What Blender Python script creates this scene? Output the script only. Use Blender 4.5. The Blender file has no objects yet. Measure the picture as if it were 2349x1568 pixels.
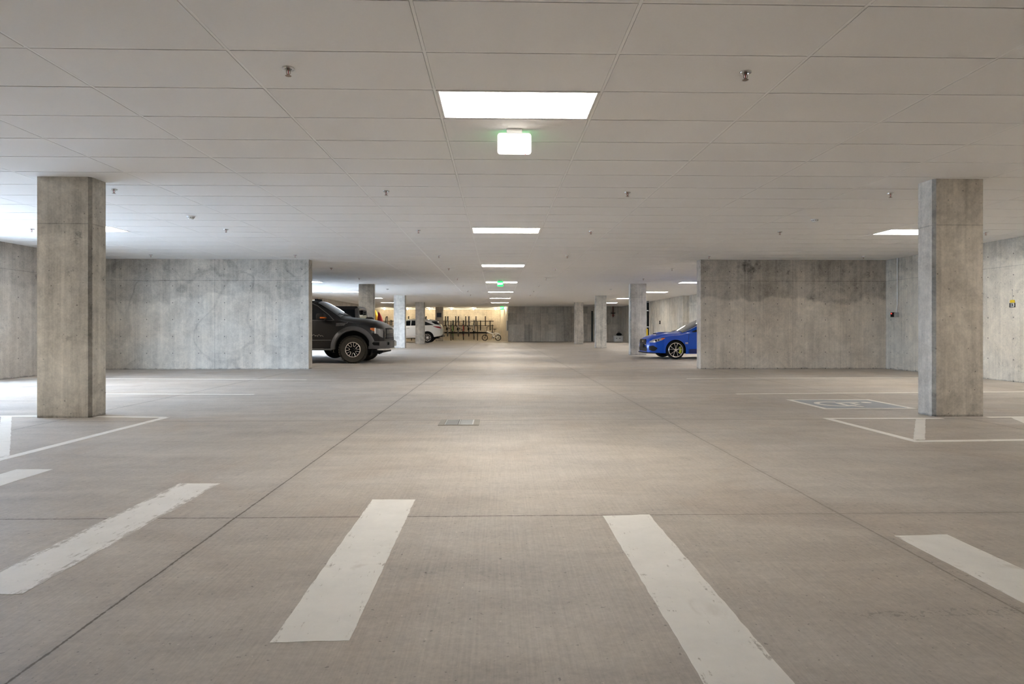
import bpy, bmesh, math, random
import numpy as np
from mathutils import Vector, Matrix

random.seed(7)
PI = math.pi
C = bpy.context.scene.collection
sc = bpy.context.scene

# ------------------------------------------------------------------ camera
# image 2349 x 1568, principal point shifted so that verticals stay vertical
cam_d = bpy.data.cameras.new('camera')
cam = bpy.data.objects.new('camera', cam_d)
C.objects.link(cam)
EYE = 1.015
cam.location = (0, 0, EYE)
cam.rotation_euler = (PI / 2, 0, -0.0235)
cam_d.sensor_fit = 'HORIZONTAL'
cam_d.sensor_width = 36.0
cam_d.lens = 36.0 * 1413 / 2349
cam_d.shift_x = 0.0
cam_d.shift_y = (753.2 - 784.0) / 2349
cam_d.clip_start = 0.05
cam_d.clip_end = 300
sc.camera = cam

# ------------------------------------------------------------------ world, daylight, exposure
world = bpy.data.worlds.new('daylight')
sc.world = world
world.use_nodes = True
bg = world.node_tree.nodes['Background']
bg.inputs['Color'].default_value = (0.53, 0.72, 1.0, 1)
bg.inputs['Strength'].default_value = 9.5

def portal(y0, y1):
    d = bpy.data.lights.new('garage_opening_daylight', 'AREA')
    d.shape = 'RECTANGLE'
    d.size = y1 - y0
    d.size_y = 2.4
    d.cycles.is_portal = True
    o = bpy.data.objects.new('garage_opening_daylight', d)
    C.objects.link(o)
    o.location = (-10.2, (y0 + y1) / 2, 1.25)
    o.rotation_euler = (PI / 2, 0, -PI / 2)
    o.rotation_euler = Vector((1, 0, 0)).to_track_quat('-Z', 'Z').to_euler()
OPEN1 = (7.6, 11.6)
OPEN2 = (24.0, 29.0)
portal(*OPEN1)
portal(*OPEN2)

vs = sc.view_settings
vs.view_transform = 'Standard'
vs.look = 'None'
vs.exposure = 1.86
vs.gamma = 1.0
vs.use_curve_mapping = False
LAMP = 9.0                       # radiance of the ceiling panels
LAMP_COL = (1.0, 0.935, 0.855)
sc.cycles.max_bounces = 4
sc.cycles.diffuse_bounces = 3
sc.cycles.glossy_bounces = 2
sc.cycles.transmission_bounces = 3
sc.cycles.caustics_reflective = False
sc.cycles.caustics_refractive = False
sc.cycles.sample_clamp_indirect = 6.0
sc.cycles.use_denoising = True
sc.cycles.use_adaptive_sampling = True
sc.cycles.adaptive_threshold = .13
sc.cycles.adaptive_min_samples = 16

# ------------------------------------------------------------------ node helpers
class G:
    def __init__(s, name):
        s.mat = bpy.data.materials.new(name)
        s.mat.use_nodes = True
        s.nt = s.mat.node_tree
        s.b = s.nt.nodes['Principled BSDF']
    def node(s, t):
        return s.nt.nodes.new(t)
    def put(s, sock, v):
        if isinstance(v, bpy.types.NodeSocket):
            s.nt.links.new(v, sock)
        elif isinstance(v, (tuple, list)):
            v = tuple(v)
            sock.default_value = v + (1,) if len(v) == 3 and sock.type == 'RGBA' else v
        else:
            sock.default_value = v
    def m(s, op, a, b=None, c=None, clamp=False):
        n = s.node('ShaderNodeMath')
        n.operation = op
        n.use_clamp = clamp
        s.put(n.inputs[0], a)
        if b is not None: s.put(n.inputs[1], b)
        if c is not None: s.put(n.inputs[2], c)
        return n.outputs[0]
    def add(s, a, b): return s.m('ADD', a, b)
    def sub(s, a, b): return s.m('SUBTRACT', a, b)
    def mul(s, a, b): return s.m('MULTIPLY', a, b)
    def step(s, x, lo, hi):           # smooth 0..1
        n = s.node('ShaderNodeMapRange')
        n.interpolation_type = 'SMOOTHSTEP'
        s.put(n.inputs[0], x); n.inputs[1].default_value = lo; n.inputs[2].default_value = hi
        return n.outputs[0]
    def coords(s):
        if not hasattr(s, 'xyz'):
            s.tc = s.node('ShaderNodeTexCoord').outputs['Object']
            n = s.node('ShaderNodeSeparateXYZ')
            s.nt.links.new(s.tc, n.inputs[0])
            s.xyz = n.outputs
        return s.xyz
    def scaled(s, sx, sy, sz):
        s.coords()
        n = s.node('ShaderNodeMapping')
        s.nt.links.new(s.tc, n.inputs[0])
        n.inputs['Scale'].default_value = (sx, sy, sz)
        return n.outputs[0]
    def noise(s, scale=1.0, det=4, rough=.55, vec=None, dist=0.0):
        s.coords()
        n = s.node('ShaderNodeTexNoise')
        s.put(n.inputs['Vector'], vec if vec is not None else s.tc)
        n.inputs['Scale'].default_value = scale
        n.inputs['Detail'].default_value = det
        n.inputs['Roughness'].default_value = rough
        n.inputs['Distortion'].default_value = dist
        return n.outputs['Fac']
    def voro(s, scale, vec=None):
        s.coords()
        n = s.node('ShaderNodeTexVoronoi')
        s.put(n.inputs['Vector'], vec if vec is not None else s.tc)
        n.inputs['Scale'].default_value = scale
        return n.outputs['Distance'], n.outputs['Color']
    def mix(s, f, a, b, mode='MIX'):
        n = s.node('ShaderNodeMix')
        n.data_type = 'RGBA'
        n.blend_type = mode
        s.put(n.inputs[0], f); s.put(n.inputs[6], a); s.put(n.inputs[7], b)
        return n.outputs[2]
    def vmul(s, col, v):              # colour times value
        n = s.node('ShaderNodeVectorMath')
        n.operation = 'SCALE'
        s.put(n.inputs[0], col if isinstance(col, bpy.types.NodeSocket) else tuple(col)[:3])
        s.put(n.inputs['Scale'], v)
        return n.outputs[0]
    def bump(s, h, strength=.2, dist=.01):
        n = s.node('ShaderNodeBump')
        n.inputs['Strength'].default_value = strength
        n.inputs['Distance'].default_value = dist
        s.put(n.inputs['Height'], h)
        s.nt.links.new(n.outputs[0], s.b.inputs['Normal'])

def simple(name, col, rough=.5, metal=0.0, emit=None, es=1.0, coat=0.0, var=.0, scale=8.0, spec=.5):
    g = G(name)
    g.b.inputs['Specular IOR Level'].default_value = spec
    if var:
        g.put(g.b.inputs['Base Color'], g.vmul(col, g.add(1 - var / 2, g.mul(g.noise(scale), var))))
    else:
        g.put(g.b.inputs['Base Color'], col)
    g.b.inputs['Roughness'].default_value = rough
    g.b.inputs['Metallic'].default_value = metal
    g.b.inputs['Coat Weight'].default_value = coat
    g.b.inputs['Coat Roughness'].default_value = .05
    if emit:
        g.put(g.b.inputs['Emission Color'], emit)
        g.b.inputs['Emission Strength'].default_value = es
    return g.mat

def concrete(name, col, col2, axis='x', ties=None, seams=None, stain=None, streak=.22, blotch=.35, pits=1.0, hseam=2.21, panel=0.0, rings=0.0, rough=.85, seamw=.004):
    g = G(name)
    x, y, z = g.coords()
    u = x if axis == 'x' else y
    def amp(n, k): return g.mul(g.sub(n, .5), k)
    v = g.add(1.0, amp(g.noise(.55, 5, .6), blotch * 1.9))
    v = g.add(v, amp(g.noise(2.1, 5, .74, dist=.7), blotch * 2.1))
    v = g.add(v, amp(g.noise(9.0, 4, .75), blotch * 1.2))
    v = g.add(v, amp(g.noise(45, 2, .7), .40))
    v = g.add(v, amp(g.noise(1.0, 4, .68, g.scaled(7.5, 7.5, .30)), streak * 2.6))
    v = g.add(v, amp(g.noise(1.0, 2, .6, g.scaled(26, 26, .8)), streak * .9))
    bloom = g.step(g.noise(1.3, 4, .7, dist=.8), .56, .66)       # pale lime bloom
    v = g.add(v, g.mul(bloom, .10))
    grime = g.sub(1.0, g.step(g.add(z, amp(g.noise(6, 5, .7), .10)), .0, .035))
    v = g.sub(v, g.mul(grime, .45))
    if panel:
        n = g.node('ShaderNodeTexWhiteNoise'); n.noise_dimensions = '2D'
        cx = g.node('ShaderNodeCombineXYZ')
        s0, ds = seams
        g.put(cx.inputs[0], g.m('FLOOR', g.m('DIVIDE', g.sub(u, s0), ds)))
        g.put(cx.inputs[1], g.add(g.m('GREATER_THAN', z, hseam), g.m('GREATER_THAN', z, 1.33)))
        g.nt.links.new(cx.outputs[0], n.inputs['Vector'])
        v = g.add(v, g.mul(g.sub(n.outputs['Value'], .62), panel))
    if stain:
        z0, amp, strength = stain
        edge = g.add(z, g.mul(g.sub(g.noise(.9, 4, .55, dist=.6), .5), amp))
        st = g.step(edge, z0 - .05, z0 + .04)
        v = g.sub(v, g.mul(st, strength))
        dk = g.step(g.noise(1.5, 5, .7), .52, .72)
        v = g.sub(v, g.mul(g.mul(dk, g.step(z, 1.8, 2.6)), strength * 1.5))
    if rings:
        r = g.m('ABSOLUTE', g.sub(g.noise(.75, 2, .4, dist=.4), .57))
        v = g.sub(v, g.mul(g.sub(1.0, g.step(r, .004, .02)), rings))
    if pits:
        d, c = g.voro(13.0)
        sep = g.node('ShaderNodeSeparateColor'); g.nt.links.new(c, sep.inputs[0])
        hole = g.mul(g.sub(1.0, g.step(d, .05, .13)), g.m('GREATER_THAN', sep.outputs[0], .62))
        v = g.sub(v, g.mul(hole, .45 * pits))
        d2, c2 = g.voro(2.6)
        sep2 = g.node('ShaderNodeSeparateColor'); g.nt.links.new(c2, sep2.inputs[0])
        sc2 = g.mul(g.step(g.noise(11, 6, .8), .50, .60), g.mul(g.sub(1.0, g.step(d2, .05, .34)), g.m('GREATER_THAN', sep2.outputs[1], .5)))
        v = g.sub(v, g.mul(sc2, .34 * pits))
    def line(t, w, k, vv):
        return g.sub(vv, g.mul(g.sub(1.0, g.step(g.m('ABSOLUTE', t), w * .5, w * 1.4)), k))
    if hseam:
        v = line(g.sub(z, hseam), .006, .28, v)
    if seams:
        s0, ds = seams
        t = g.m('PINGPONG', g.sub(u, s0), ds / 2)
        v = line(g.add(t, 0.0), seamw, .3, v)
    if ties:
        u0, du, v0, dv = ties
        a = g.m('PINGPONG', g.sub(u, u0), du / 2)
        b = g.m('PINGPONG', g.sub(z, v0), dv / 2)
        r = g.m('SQRT', g.add(g.mul(a, a), g.mul(b, b)))
        v = g.mul(v, g.add(.30, g.mul(g.step(r, .008, .017), .70)))
        v = g.sub(v, g.mul(g.mul(g.sub(1.0, g.step(r, .03, .1)), bloom), .12))
    v = g.m('MAXIMUM', v, .12)
    base = g.mix(g.step(g.noise(.8, 1), .35, .65), col, col2)
    g.put(g.b.inputs['Base Color'], g.vmul(base, v))
    g.b.inputs['Roughness'].default_value = rough
    g.b.inputs['Specular IOR Level'].default_value = .3
    g.bump(g.noise(40, 2), .12, .008)
    return g.mat

# ------------------------------------------------------------------ mesh helpers
class MB:
    def __init__(s):
        s.v, s.f, s.m, s.s = [], [], [], []
    def add(s, vs_, fs, m=0, smooth=False):
        k = len(s.v)
        s.v += [tuple(p) for p in vs_]
        for f in fs:
            s.f.append(tuple(i + k for i in f)); s.m.append(m); s.s.append(smooth)
        return s
    def box(s, x0, x1, y0, y1, z0, z1, m=0):
        vv = [(x, y, z) for z in (z0, z1) for y in (y0, y1) for x in (x0, x1)]
        return s.add(vv, [(0, 2, 3, 1), (4, 5, 7, 6), (0, 1, 5, 4), (2, 6, 7, 3), (0, 4, 6, 2), (1, 3, 7, 5)], m)
    def rbox(s, x0, x1, y0, y1, z0, z1, r=.01, m=0, seg=2, mat=None):
        bm = bmesh.new()
        bmesh.ops.create_cube(bm, size=1)
        for v in bm.verts:
            v.co = ((x0 + x1) / 2 + v.co.x * (x1 - x0), (y0 + y1) / 2 + v.co.y * (y1 - y0), (z0 + z1) / 2 + v.co.z * (z1 - z0))
        r = min(r, .49 * min(x1 - x0, y1 - y0, z1 - z0))
        bmesh.ops.bevel(bm, geom=list(bm.edges), offset=r, segments=seg, profile=.5, affect='EDGES')
        bm.verts.index_update()
        vv = [(mat @ v.co if mat else v.co.copy()) for v in bm.verts]
        ff = [tuple(v.index for v in f.verts) for f in bm.faces]
        bm.free()
        return s.add(vv, ff, m, True)
    def cyl(s, p0, p1, r0, r1=None, n=16, m=0, caps=True, smooth=True):
        p0, p1 = Vector(p0), Vector(p1)
        r1 = r0 if r1 is None else r1
        d = (p1 - p0).normalized()
        a = d.orthogonal().normalized(); b = d.cross(a)
        vv = []
        for p, r in ((p0, r0), (p1, r1)):
            for k in range(n):
                t = 2 * PI * k / n
                vv.append(p + (a * math.cos(t) + b * math.sin(t)) * r)
        s.add(vv, [(k, (k + 1) % n, n + (k + 1) % n, n + k) for k in range(n)], m, smooth)
        if caps:
            k0 = len(s.v) - 2 * n
            s.f.append(tuple(k0 + k for k in reversed(range(n)))); s.m.append(m); s.s.append(False)
            s.f.append(tuple(k0 + n + k for k in range(n))); s.m.append(m); s.s.append(False)
        return s
    def tube(s, pts, r, n=8, m=0, closed=False):
        pts = [Vector(p) for p in pts]
        N = len(pts)
        vv = []
        prev = None
        for i, p in enumerate(pts):
            if closed:
                d = pts[(i + 1) % N] - pts[i - 1]
            else:
                d = pts[min(i + 1, N - 1)] - pts[max(i - 1, 0)]
            d.normalize()
            if prev is None:
                a = d.orthogonal().normalized()
            else:
                a = (prev - d * prev.dot(d)).normalized()
            prev = a
            b = d.cross(a)
            rr = r[i] if isinstance(r, (list, tuple)) else r
            for k in range(n):
                t = 2 * PI * k / n
                vv.append(p + (a * math.cos(t) + b * math.sin(t)) * rr)
        ff = []
        for i in range(N if closed else N - 1):
            j = (i + 1) % N
            for k in range(n):
                q = (k + 1) % n
                ff.append((i * n + k, i * n + q, j * n + q, j * n + k))
        if not closed:
            ff.append(tuple(reversed(range(n))))
            ff.append(tuple((N - 1) * n + k for k in range(n)))
        return s.add(vv, ff, m, True)
    def lathe(s, prof, o=(0, 0, 0), axis='z', n=32, m=0, smooth=True, a0=0, a1=2 * PI):
        full = abs(a1 - a0 - 2 * PI) < 1e-6
        cnt = n if full else n + 1
        vv = []
        for k in range(cnt):
            t = a0 + (a1 - a0) * k / n
            c_, s_ = math.cos(t), math.sin(t)
            for r, h in prof:
                p = (r * c_, r * s_, h) if axis == 'z' else ((r * c_, h, r * s_) if axis == 'y' else (h, r * c_, r * s_))
                vv.append((p[0] + o[0], p[1] + o[1], p[2] + o[2]))
        L = len(prof)
        ff = []
        for k in range(n):
            j = (k + 1) % cnt
            for i in range(L - 1):
                ff.append((k * L + i, j * L + i, j * L + i + 1, k * L + i + 1))
        return s.add(vv, ff, m, smooth)
    def prism(s, poly, h0, h1, axis='z', m=0):
        n = len(poly)
        def P(a, b, h):
            return (a, b, h) if axis == 'z' else ((a, h, b) if axis == 'y' else (h, a, b))
        vv = [P(a, b, h0) for a, b in poly] + [P(a, b, h1) for a, b in poly]
        ff = [tuple(reversed(range(n))), tuple(range(n, 2 * n))] + [(k, (k + 1) % n, n + (k + 1) % n, n + k) for k in range(n)]
        return s.add(vv, ff, m)
    def sphere(s, c, r, n=12, m=0, sx=1, sy=1, sz=1):
        pr = [(r * math.sin(PI * i / n), -r * math.cos(PI * i / n)) for i in range(n + 1)]
        k = len(s.v)
        s.lathe([(max(a, 1e-5), b) for a, b in pr], (0, 0, 0), 'z', n * 2, m)
        for i in range(k, len(s.v)):
            p = s.v[i]; s.v[i] = (p[0] * sx + c[0], p[1] * sy + c[1], p[2] * sz + c[2])
        return s
    def grid(s, P, m=0, smooth=True):     # P[i][j] points
        a, b = len(P), len(P[0])
        return s.add([p for row in P for p in row], [(i * b + j, i * b + j + 1, (i + 1) * b + j + 1, (i + 1) * b + j) for i in range(a - 1) for j in range(b - 1)], m, smooth)
    def xf(s, M):
        s.v = [tuple(M @ Vector(p)) for p in s.v]
        return s
    def build(s, name, mats, parent=None, label=None, fix=True):
        me = bpy.data.meshes.new(name)
        me.from_pydata(s.v, [], s.f)
        if not isinstance(mats, (list, tuple)): mats = [mats]
        for x in mats: me.materials.append(x)
        me.polygons.foreach_set('material_index', s.m)
        me.polygons.foreach_set('use_smooth', s.s)
        if fix:
            bm = bmesh.new(); bm.from_mesh(me)
            bmesh.ops.recalc_face_normals(bm, faces=bm.faces)
            bm.to_mesh(me); bm.free()
        me.update()
        if any(s.s):
            try: me.set_sharp_from_angle(angle=math.radians(38))
            except Exception: pass
        o = bpy.data.objects.new(name, me)
        C.objects.link(o)
        if parent: o.parent = parent
        if label: o['label'] = label
        return o

def tag(o, label, cat, group=None, kind=None):
    o['label'] = label; o['category'] = cat
    if group: o['group'] = group
    if kind: o['kind'] = kind
    return o
def thing(name, label, cat, loc=(0, 0, 0), rz=0.0, group=None):
    o = bpy.data.objects.new(name, None)
    o.empty_display_size = .1
    C.objects.link(o)
    o.location = loc; o.rotation_euler = (0, 0, rz)
    return tag(o, label, cat, group)
def dup(root, loc, label, group=None, rot=None):
    r = root.copy(); C.objects.link(r); r.location = loc
    if rot is not None: r.rotation_euler = rot
    r['label'] = label
    if group: r['group'] = group
    for ch in list(root.children):
        c = ch.copy(); C.objects.link(c); c.parent = r
        for g_ in ch.children:
            d = g_.copy(); C.objects.link(d); d.parent = c
    return r
def struct(mb, name, mats, label, cat):
    return tag(mb.build(name, mats), label, cat, None, 'structure')
def text_mb(txt, size, depth=.002, bold=.0, spacing=1.0):
    cu = bpy.data.curves.new('letters', 'FONT')
    cu.body = txt; cu.size = size; cu.extrude = depth; cu.offset = bold; cu.space_character = spacing
    cu.align_x = 'CENTER'; cu.align_y = 'CENTER'
    o = bpy.data.objects.new('letters', cu); C.objects.link(o)
    me = bpy.data.meshes.new_from_object(o.evaluated_get(bpy.context.evaluated_depsgraph_get()))
    mb = MB().add([v.co.copy() for v in me.vertices], [tuple(p.vertices) for p in me.polygons])
    bpy.data.objects.remove(o); bpy.data.curves.remove(cu); bpy.data.meshes.remove(me)
    return mb
FACE_CAM = Matrix.Rotation(PI / 2, 4, 'X')        # text in XY -> facing -Y

# ------------------------------------------------------------------ materials
M = {}
M['ceil'] = simple('white_ceiling_tile', (.87, .855, .835), .9, var=.04, scale=60)
M['bar'] = simple('white_ceiling_bar', (.93, .92, .90), .6)
M['plenum'] = simple('dark_plenum', (.16, .15, .14), .9)
M['conc_left'] = concrete('concrete_partition_left', (.62, .56, .475), (.62, .58, .51), 'x', ties=(-4.89, .638, .40, .419), seams=(-7.05, 2.44), stain=(1.78, 1.2, .17), rings=.14)
M['conc_right'] = concrete('concrete_partition_right', (.62, .55, .46), (.63, .57, .49), 'x', ties=(5.22, .61, .42, .405), seams=(6.22, 1.22), stain=(1.74, .9, .30), rings=.05)
M['conc_sl'] = concrete('concrete_side_left', (.58, .53, .47), (.59, .55, .50), 'y', ties=(12.9, .62, .40, .419), seams=(13.3, 1.22), stain=(1.95, .4, .13))
M['conc_sr'] = concrete('concrete_side_right', (.70, .645, .545), (.70, .66, .575), 'y', ties=(11.5, .61, .42, .405), seams=(12.3, 1.22), stain=(2.35, .5, .16))
M['conc_srf'] = concrete('concrete_side_right_far', (.60, .555, .47), (.58, .55, .485), 'y', seams=(33.0, 1.22), streak=.5, panel=.14, pits=.3, seamw=.008, hseam=0)
M['conc_far'] = concrete('concrete_far_boards', (.50, .455, .39), (.51, .48, .42), 'x', seams=(.88, .617), panel=.38, pits=.4, seamw=.009, streak=.3)
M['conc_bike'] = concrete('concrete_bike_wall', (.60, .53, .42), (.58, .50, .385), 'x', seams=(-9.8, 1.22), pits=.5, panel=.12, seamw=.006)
M['conc_col'] = concrete('concrete_column', (.60, .565, .50), (.62, .59, .53), 'x', pits=1.2, streak=.34, blotch=.5)
M['conc_col_warm'] = concrete('concrete_column_warm', (.58, .53, .46), (.60, .555, .49), 'x', pits=1.2, streak=.34, blotch=.5)
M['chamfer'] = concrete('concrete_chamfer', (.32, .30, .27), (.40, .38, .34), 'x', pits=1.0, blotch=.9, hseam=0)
M['kerb'] = simple('pale_kerb', (.80, .74, .62), .8, var=.15)

# floor
def floor_material():
    g = G('garage_floor_concrete')
    x, y, z = g.coords()
    def amp(n, k): return g.mul(g.sub(n, .5), k)
    v = g.add(1.0, amp(g.noise(.35, 5, .6), .40))
    v = g.add(v, amp(g.noise(1.5, 5, .70, g.scaled(.6, 1.5, 1), .7), .62))
    v = g.add(v, amp(g.noise(6.5, 6, .75), .34))
    v = g.add(v, amp(g.noise(38, 2, .75), .42))
    v = g.add(v, amp(g.noise(1.0, 4, .65, g.scaled(110, 2.2, 1)), .42))       # broom finish
    v = g.add(v, amp(g.noise(1.0, 5, .65, g.scaled(.35, 3.2, 1)), .40))       # tyre-worn bands across the aisle
    v = g.sub(v, g.mul(g.step(g.noise(48, 2, .5), .68, .73), .40))
    v = g.add(v, g.mul(g.step(g.noise(61, 2, .5), .72, .75), .35))
    # trail of grit on the right
    tr = g.mul(g.sub(1.0, g.step(g.m('ABSOLUTE', g.sub(y, g.add(2.17, g.mul(g.sub(g.noise(3), .5), .1)))), .01, .06)), g.mul(g.step(x, 1.0, 1.4), g.sub(1.0, g.step(x, 2.1, 2.4))))
    v = g.sub(v, g.mul(g.mul(tr, g.step(g.noise(38, 3, .7), .5, .6)), .35))
    wob = g.mul(g.sub(g.noise(2.2, 4, .6), .5), .018)
    def nearest(c, lst):
        d = None
        for q in lst:
            t = g.m('ABSOLUTE', g.sub(g.add(c, wob), q))
            d = t if d is None else g.m('MINIMUM', d, t)
        return d
    jx = nearest(x, (-8.2, -4.85, -1.405, 1.875, 5.3, 8.7))
    jy = nearest(y, (-.2, 3.34, 6.83, 10.95, 15.2, 19.4, 23.6, 28, 32.4, 37, 41.5))
    d = g.m('MINIMUM', jx, jy)
    ragged = g.add(d, g.mul(g.sub(g.noise(30, 4, .8), .5), .018))
    gap = g.sub(1.0, g.step(ragged, .0018, .0075))
    halo = g.mul(g.sub(1.0, g.step(d, .005, .07)), .07)
    v = g.sub(v, halo)
    base = g.mix(g.step(g.noise(.6, 4), .35, .65), (.51, .457, .395), (.51, .468, .42))
    base = g.mix(g.mul(g.step(g.noise(.9, 4, .6, dist=.8), .5, .68), .55), base, (.47, .40, .33))
    col = g.vmul(base, g.m('MAXIMUM', v, .2))
    col = g.mix(g.mul(gap, .85), col, g.mix(g.step(x, .2, 1.5), (.09, .066, .045), (.26, .225, .18)))
    g.put(g.b.inputs['Base Color'], col)
    g.put(g.b.inputs['Roughness'], g.add(.50, g.mul(g.noise(3.5, 4), .22)))
    g.b.inputs['Specular IOR Level'].default_value = .4
    g.bump(g.noise(1.0, 2, .6, g.scaled(140, 12, 1)), .12, .004)
    return g.mat
M['floor'] = floor_material()

def paint_material(name, col, wear=.5, edge=.0):
    g = G(name)
    g.coords()
    gx = g.node('ShaderNodeSeparateXYZ')
    g.nt.links.new(g.node('ShaderNodeTexCoord').outputs['Generated'], gx.inputs[0])
    e = g.m('POWER', g.m('ABSOLUTE', g.sub(g.mul(gx.outputs[0], 2.0), 1.0)), 3.0)
    n = g.add(g.mul(g.noise(1.0, 6, .75, g.scaled(55, 7, 1)), .5), g.mul(g.noise(14, 6, .8), .5))
    n = g.add(n, g.mul(e, edge))
    w = g.step(n, .605 - .04 * wear, .645)
    tint = g.add(.86, g.mul(g.noise(5, 6, .7), .26))
    scuff = g.mul(g.step(g.noise(2.2, 5, .6, dist=1.2), .60, .70), .35)
    base = g.mix(scuff, g.vmul(col, tint), (.58, .52, .44))
    g.put(g.b.inputs['Base Color'], g.mix(g.mul(w, .85), base, (.47, .43, .375)))
    g.b.inputs['Roughness'].default_value = .6
    g.bump(g.noise(1.0, 1, .6, g.scaled(150, 4, 1)), .1, .003)
    return g.mat
M['paint'] = paint_material('white_floor_paint', (.90, .875, .82), .6, .06)
M['paint_worn'] = paint_material('worn_white_floor_paint', (.90, .875, .83), 1.2, .16)
M['paint_thin'] = paint_material('white_line_paint', (.95, .92, .86), .2)
M['paint_blue'] = paint_material('faded_blue_floor_paint', (.43, .455, .475), 1.0)

M['white'] = simple('white_plastic', (.85, .85, .83), .4)
M['frame_white'] = simple('white_metal_frame', (.82, .80, .77), .45)
M['glow'] = simple('light_diffuser', (.9, .9, .9), .5, emit=LAMP_COL, es=LAMP)
M['chrome'] = simple('chrome', (.75, .75, .74), .15, 1.0)
M['steel'] = simple('galvanised_steel', (.55, .57, .57), .35, .9, var=.2)
M['brass'] = simple('dull_brass', (.32, .24, .19), .4, .8)
M['redbulb'] = simple('red_glass_bulb', (.55, .06, .05), .15)
M['black'] = simple('black_plastic', (.006, .006, .0065), .5, spec=.15)
M['rubber'] = simple('black_rubber', (.012, .012, .012), .8, var=.4, scale=30, spec=.2)
M['rubber_dusty'] = simple('dusty_black_rubber', (.055, .050, .040), .85, var=.5, scale=25)
M['glass_dark'] = simple('dark_tinted_glass', (.004, .006, .009), .06, spec=.45)
M['glass_screen'] = simple('reflective_windscreen', (.10, .12, .13), .05, coat=1.0)
M['alloy'] = simple('machined_alloy', (.78, .76, .72), .25, .9)
M['alloy_dark'] = simple('dark_alloy', (.05, .05, .05), .35, .6)
M['grey'] = simple('grey_enamel', (.33, .33, .32), .5)
M['yellow'] = simple('yellow_enamel', (.86, .62, .02), .4)
M['green_glow'] = simple('exit_green', (.05, .5, .2), .4, emit=(.02, .90, .11), es=.75)
M['green_letter'] = simple('exit_letter', (.6, 1, .75), .4, emit=(.55, 1.0, .70), es=.9)
M['red_led'] = simple('red_indicator', (.6, .02, .02), .3, emit=(1, .08, .05), es=.4)
M['ink'] = simple('black_ink', (.01, .01, .01), .5)
M['sign_white'] = simple('white_sign_face', (.86, .86, .84), .5)
M['amber'] = simple('amber_lens', (.85, .22, .04), .2, coat=.5)
M['red_lens'] = simple('red_lens', (.30, .01, .02), .15, coat=.8)
M['lamp_lens'] = simple('clear_lamp_lens', (.52, .54, .54), .12, .3, coat=.8)

# ------------------------------------------------------------------ room shell
CEIL = 2.743
BACK = -7.0
mb = MB(); mb.box(-10.3, 10.5, BACK, 53.0, -.2, 0); mb.box(-12.3, -10.3, 47.4, 53.0, -.2, 0)
struct(mb, 'floor', M['floor'], 'broad grey-beige concrete garage floor with sawn joints', 'floor')
mb = MB(); mb.box(-40, -10.3, -12, 47.35, -.2, -.005)
struct(mb, 'driveway_ground', simple('pale_driveway', (.55, .54, .52), .9, var=.1), 'pale driveway outside the garage openings', 'ground')

# ceiling: lay-in tiles, bars and dark gaps
GX0, GY0, TX, TY = -.458, 3.862, 1.2192, .6096
LIGHT_COLS = {-6: 'left', 0: 'middle', 6: 'right'}
light_cells = {}
for ci in LIGHT_COLS:
    for k in range(0 if ci == 0 else -1, 7):
        light_cells[(ci, 1 + 10 * k)] = k
ti = MB()
rng = random.Random(3)
i0, i1 = -10, 9
j0, j1 = int((BACK - GY0) // TY), int((53 - GY0) // TY) + 1
for i in range(i0, i1 + 1):
    for j in range(j0, j1):
        if (i, j) in light_cells: continue
        x0, x1 = GX0 + i * TX + .0120, GX0 + (i + 1) * TX - .0120
        y0, y1 = GY0 + j * TY + .0113, GY0 + (j + 1) * TY - .0113
        zz = [CEIL + rng.uniform(-.0007, .0010) for _ in range(4)]
        xy = ((x0, y0), (x1, y0), (x1, y1), (x0, y1))
        vv = [(a, b, c) for (a, b), c in zip(xy, zz)] + [(a, b, CEIL + .02) for a, b in xy]
        ti.add(vv, [(3, 2, 1, 0), (0, 1, 5, 4), (1, 2, 6, 5), (2, 3, 7, 6), (3, 0, 4, 7)])
ceil_o = ti.build('ceiling', M['ceil'], fix=False)
tag(ceil_o, 'white suspended ceiling of large rectangular tiles', 'ceiling', None, 'structure')
bars = MB()
for i in range(i0, i1 + 2):
    x = GX0 + i * TX
    bars.box(x - .0095, x + .0095, BACK, 53, CEIL + .0015, CEIL + .03)
for j in range(j0, j1 + 1):
    y = GY0 + j * TY
    bars.box(-12.2, 10.6, y - .0093, y + .0093, CEIL + .003, CEIL + .03)
bars.build('ceiling_grid', M['bar'], ceil_o)
mb = MB(); mb.box(-12.4, 10.7, BACK - .1, 53.1, CEIL + .05, CEIL + .25)
mb.build('ceiling_slab', M['plenum'], ceil_o)

def wall(name, boxes, mat, label):
    mb = MB()
    for b in boxes: mb.box(*b)
    return struct(mb, name, mat, label, 'wall')
T = CEIL + .05
wall('wall_left', [(-10.3, -9.85, BACK, OPEN1[0], 0, T), (-10.3, -9.85, OPEN1[0], OPEN1[1], 2.45, T), (-10.3, -9.85, OPEN1[1], OPEN2[0], 0, T), (-10.3, -9.85, OPEN2[0], OPEN2[1], 2.45, T), (-10.3, -9.95, OPEN2[1], 47.6, 0, T), (-12.3, -12.0, 47.4, 52.6, 0, T), (-12.0, -10.3, 47.4, 47.6, 0, T)], M['conc_sl'], 'concrete side wall with wide vehicle openings')
wall('wall_right', [(9.82, 10.4, BACK, 15.75, 0, T), (10.06, 10.4, 15.75, 32.1, 0, T)], M['conc_sr'], 'pale concrete side wall with tie holes and panel joints')
wall('wall_right_far', [(9.72, 10.4, 32.1, 53, 0, T)], M['conc_srf'], 'pale streaky concrete side wall far behind the blue car')
wall('wall_partition_left', [(-9.85, -4.72, 15.52, 15.80, 0, T)], M['conc_left'], 'stained concrete cross wall with rows of tie holes beside the black pickup')
wall('wall_partition_right', [(5.10, 9.82, 15.35, 15.65, 0, T)], M['conc_right'], 'brownish concrete cross wall with dark water stain beside the blue car')
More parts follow.
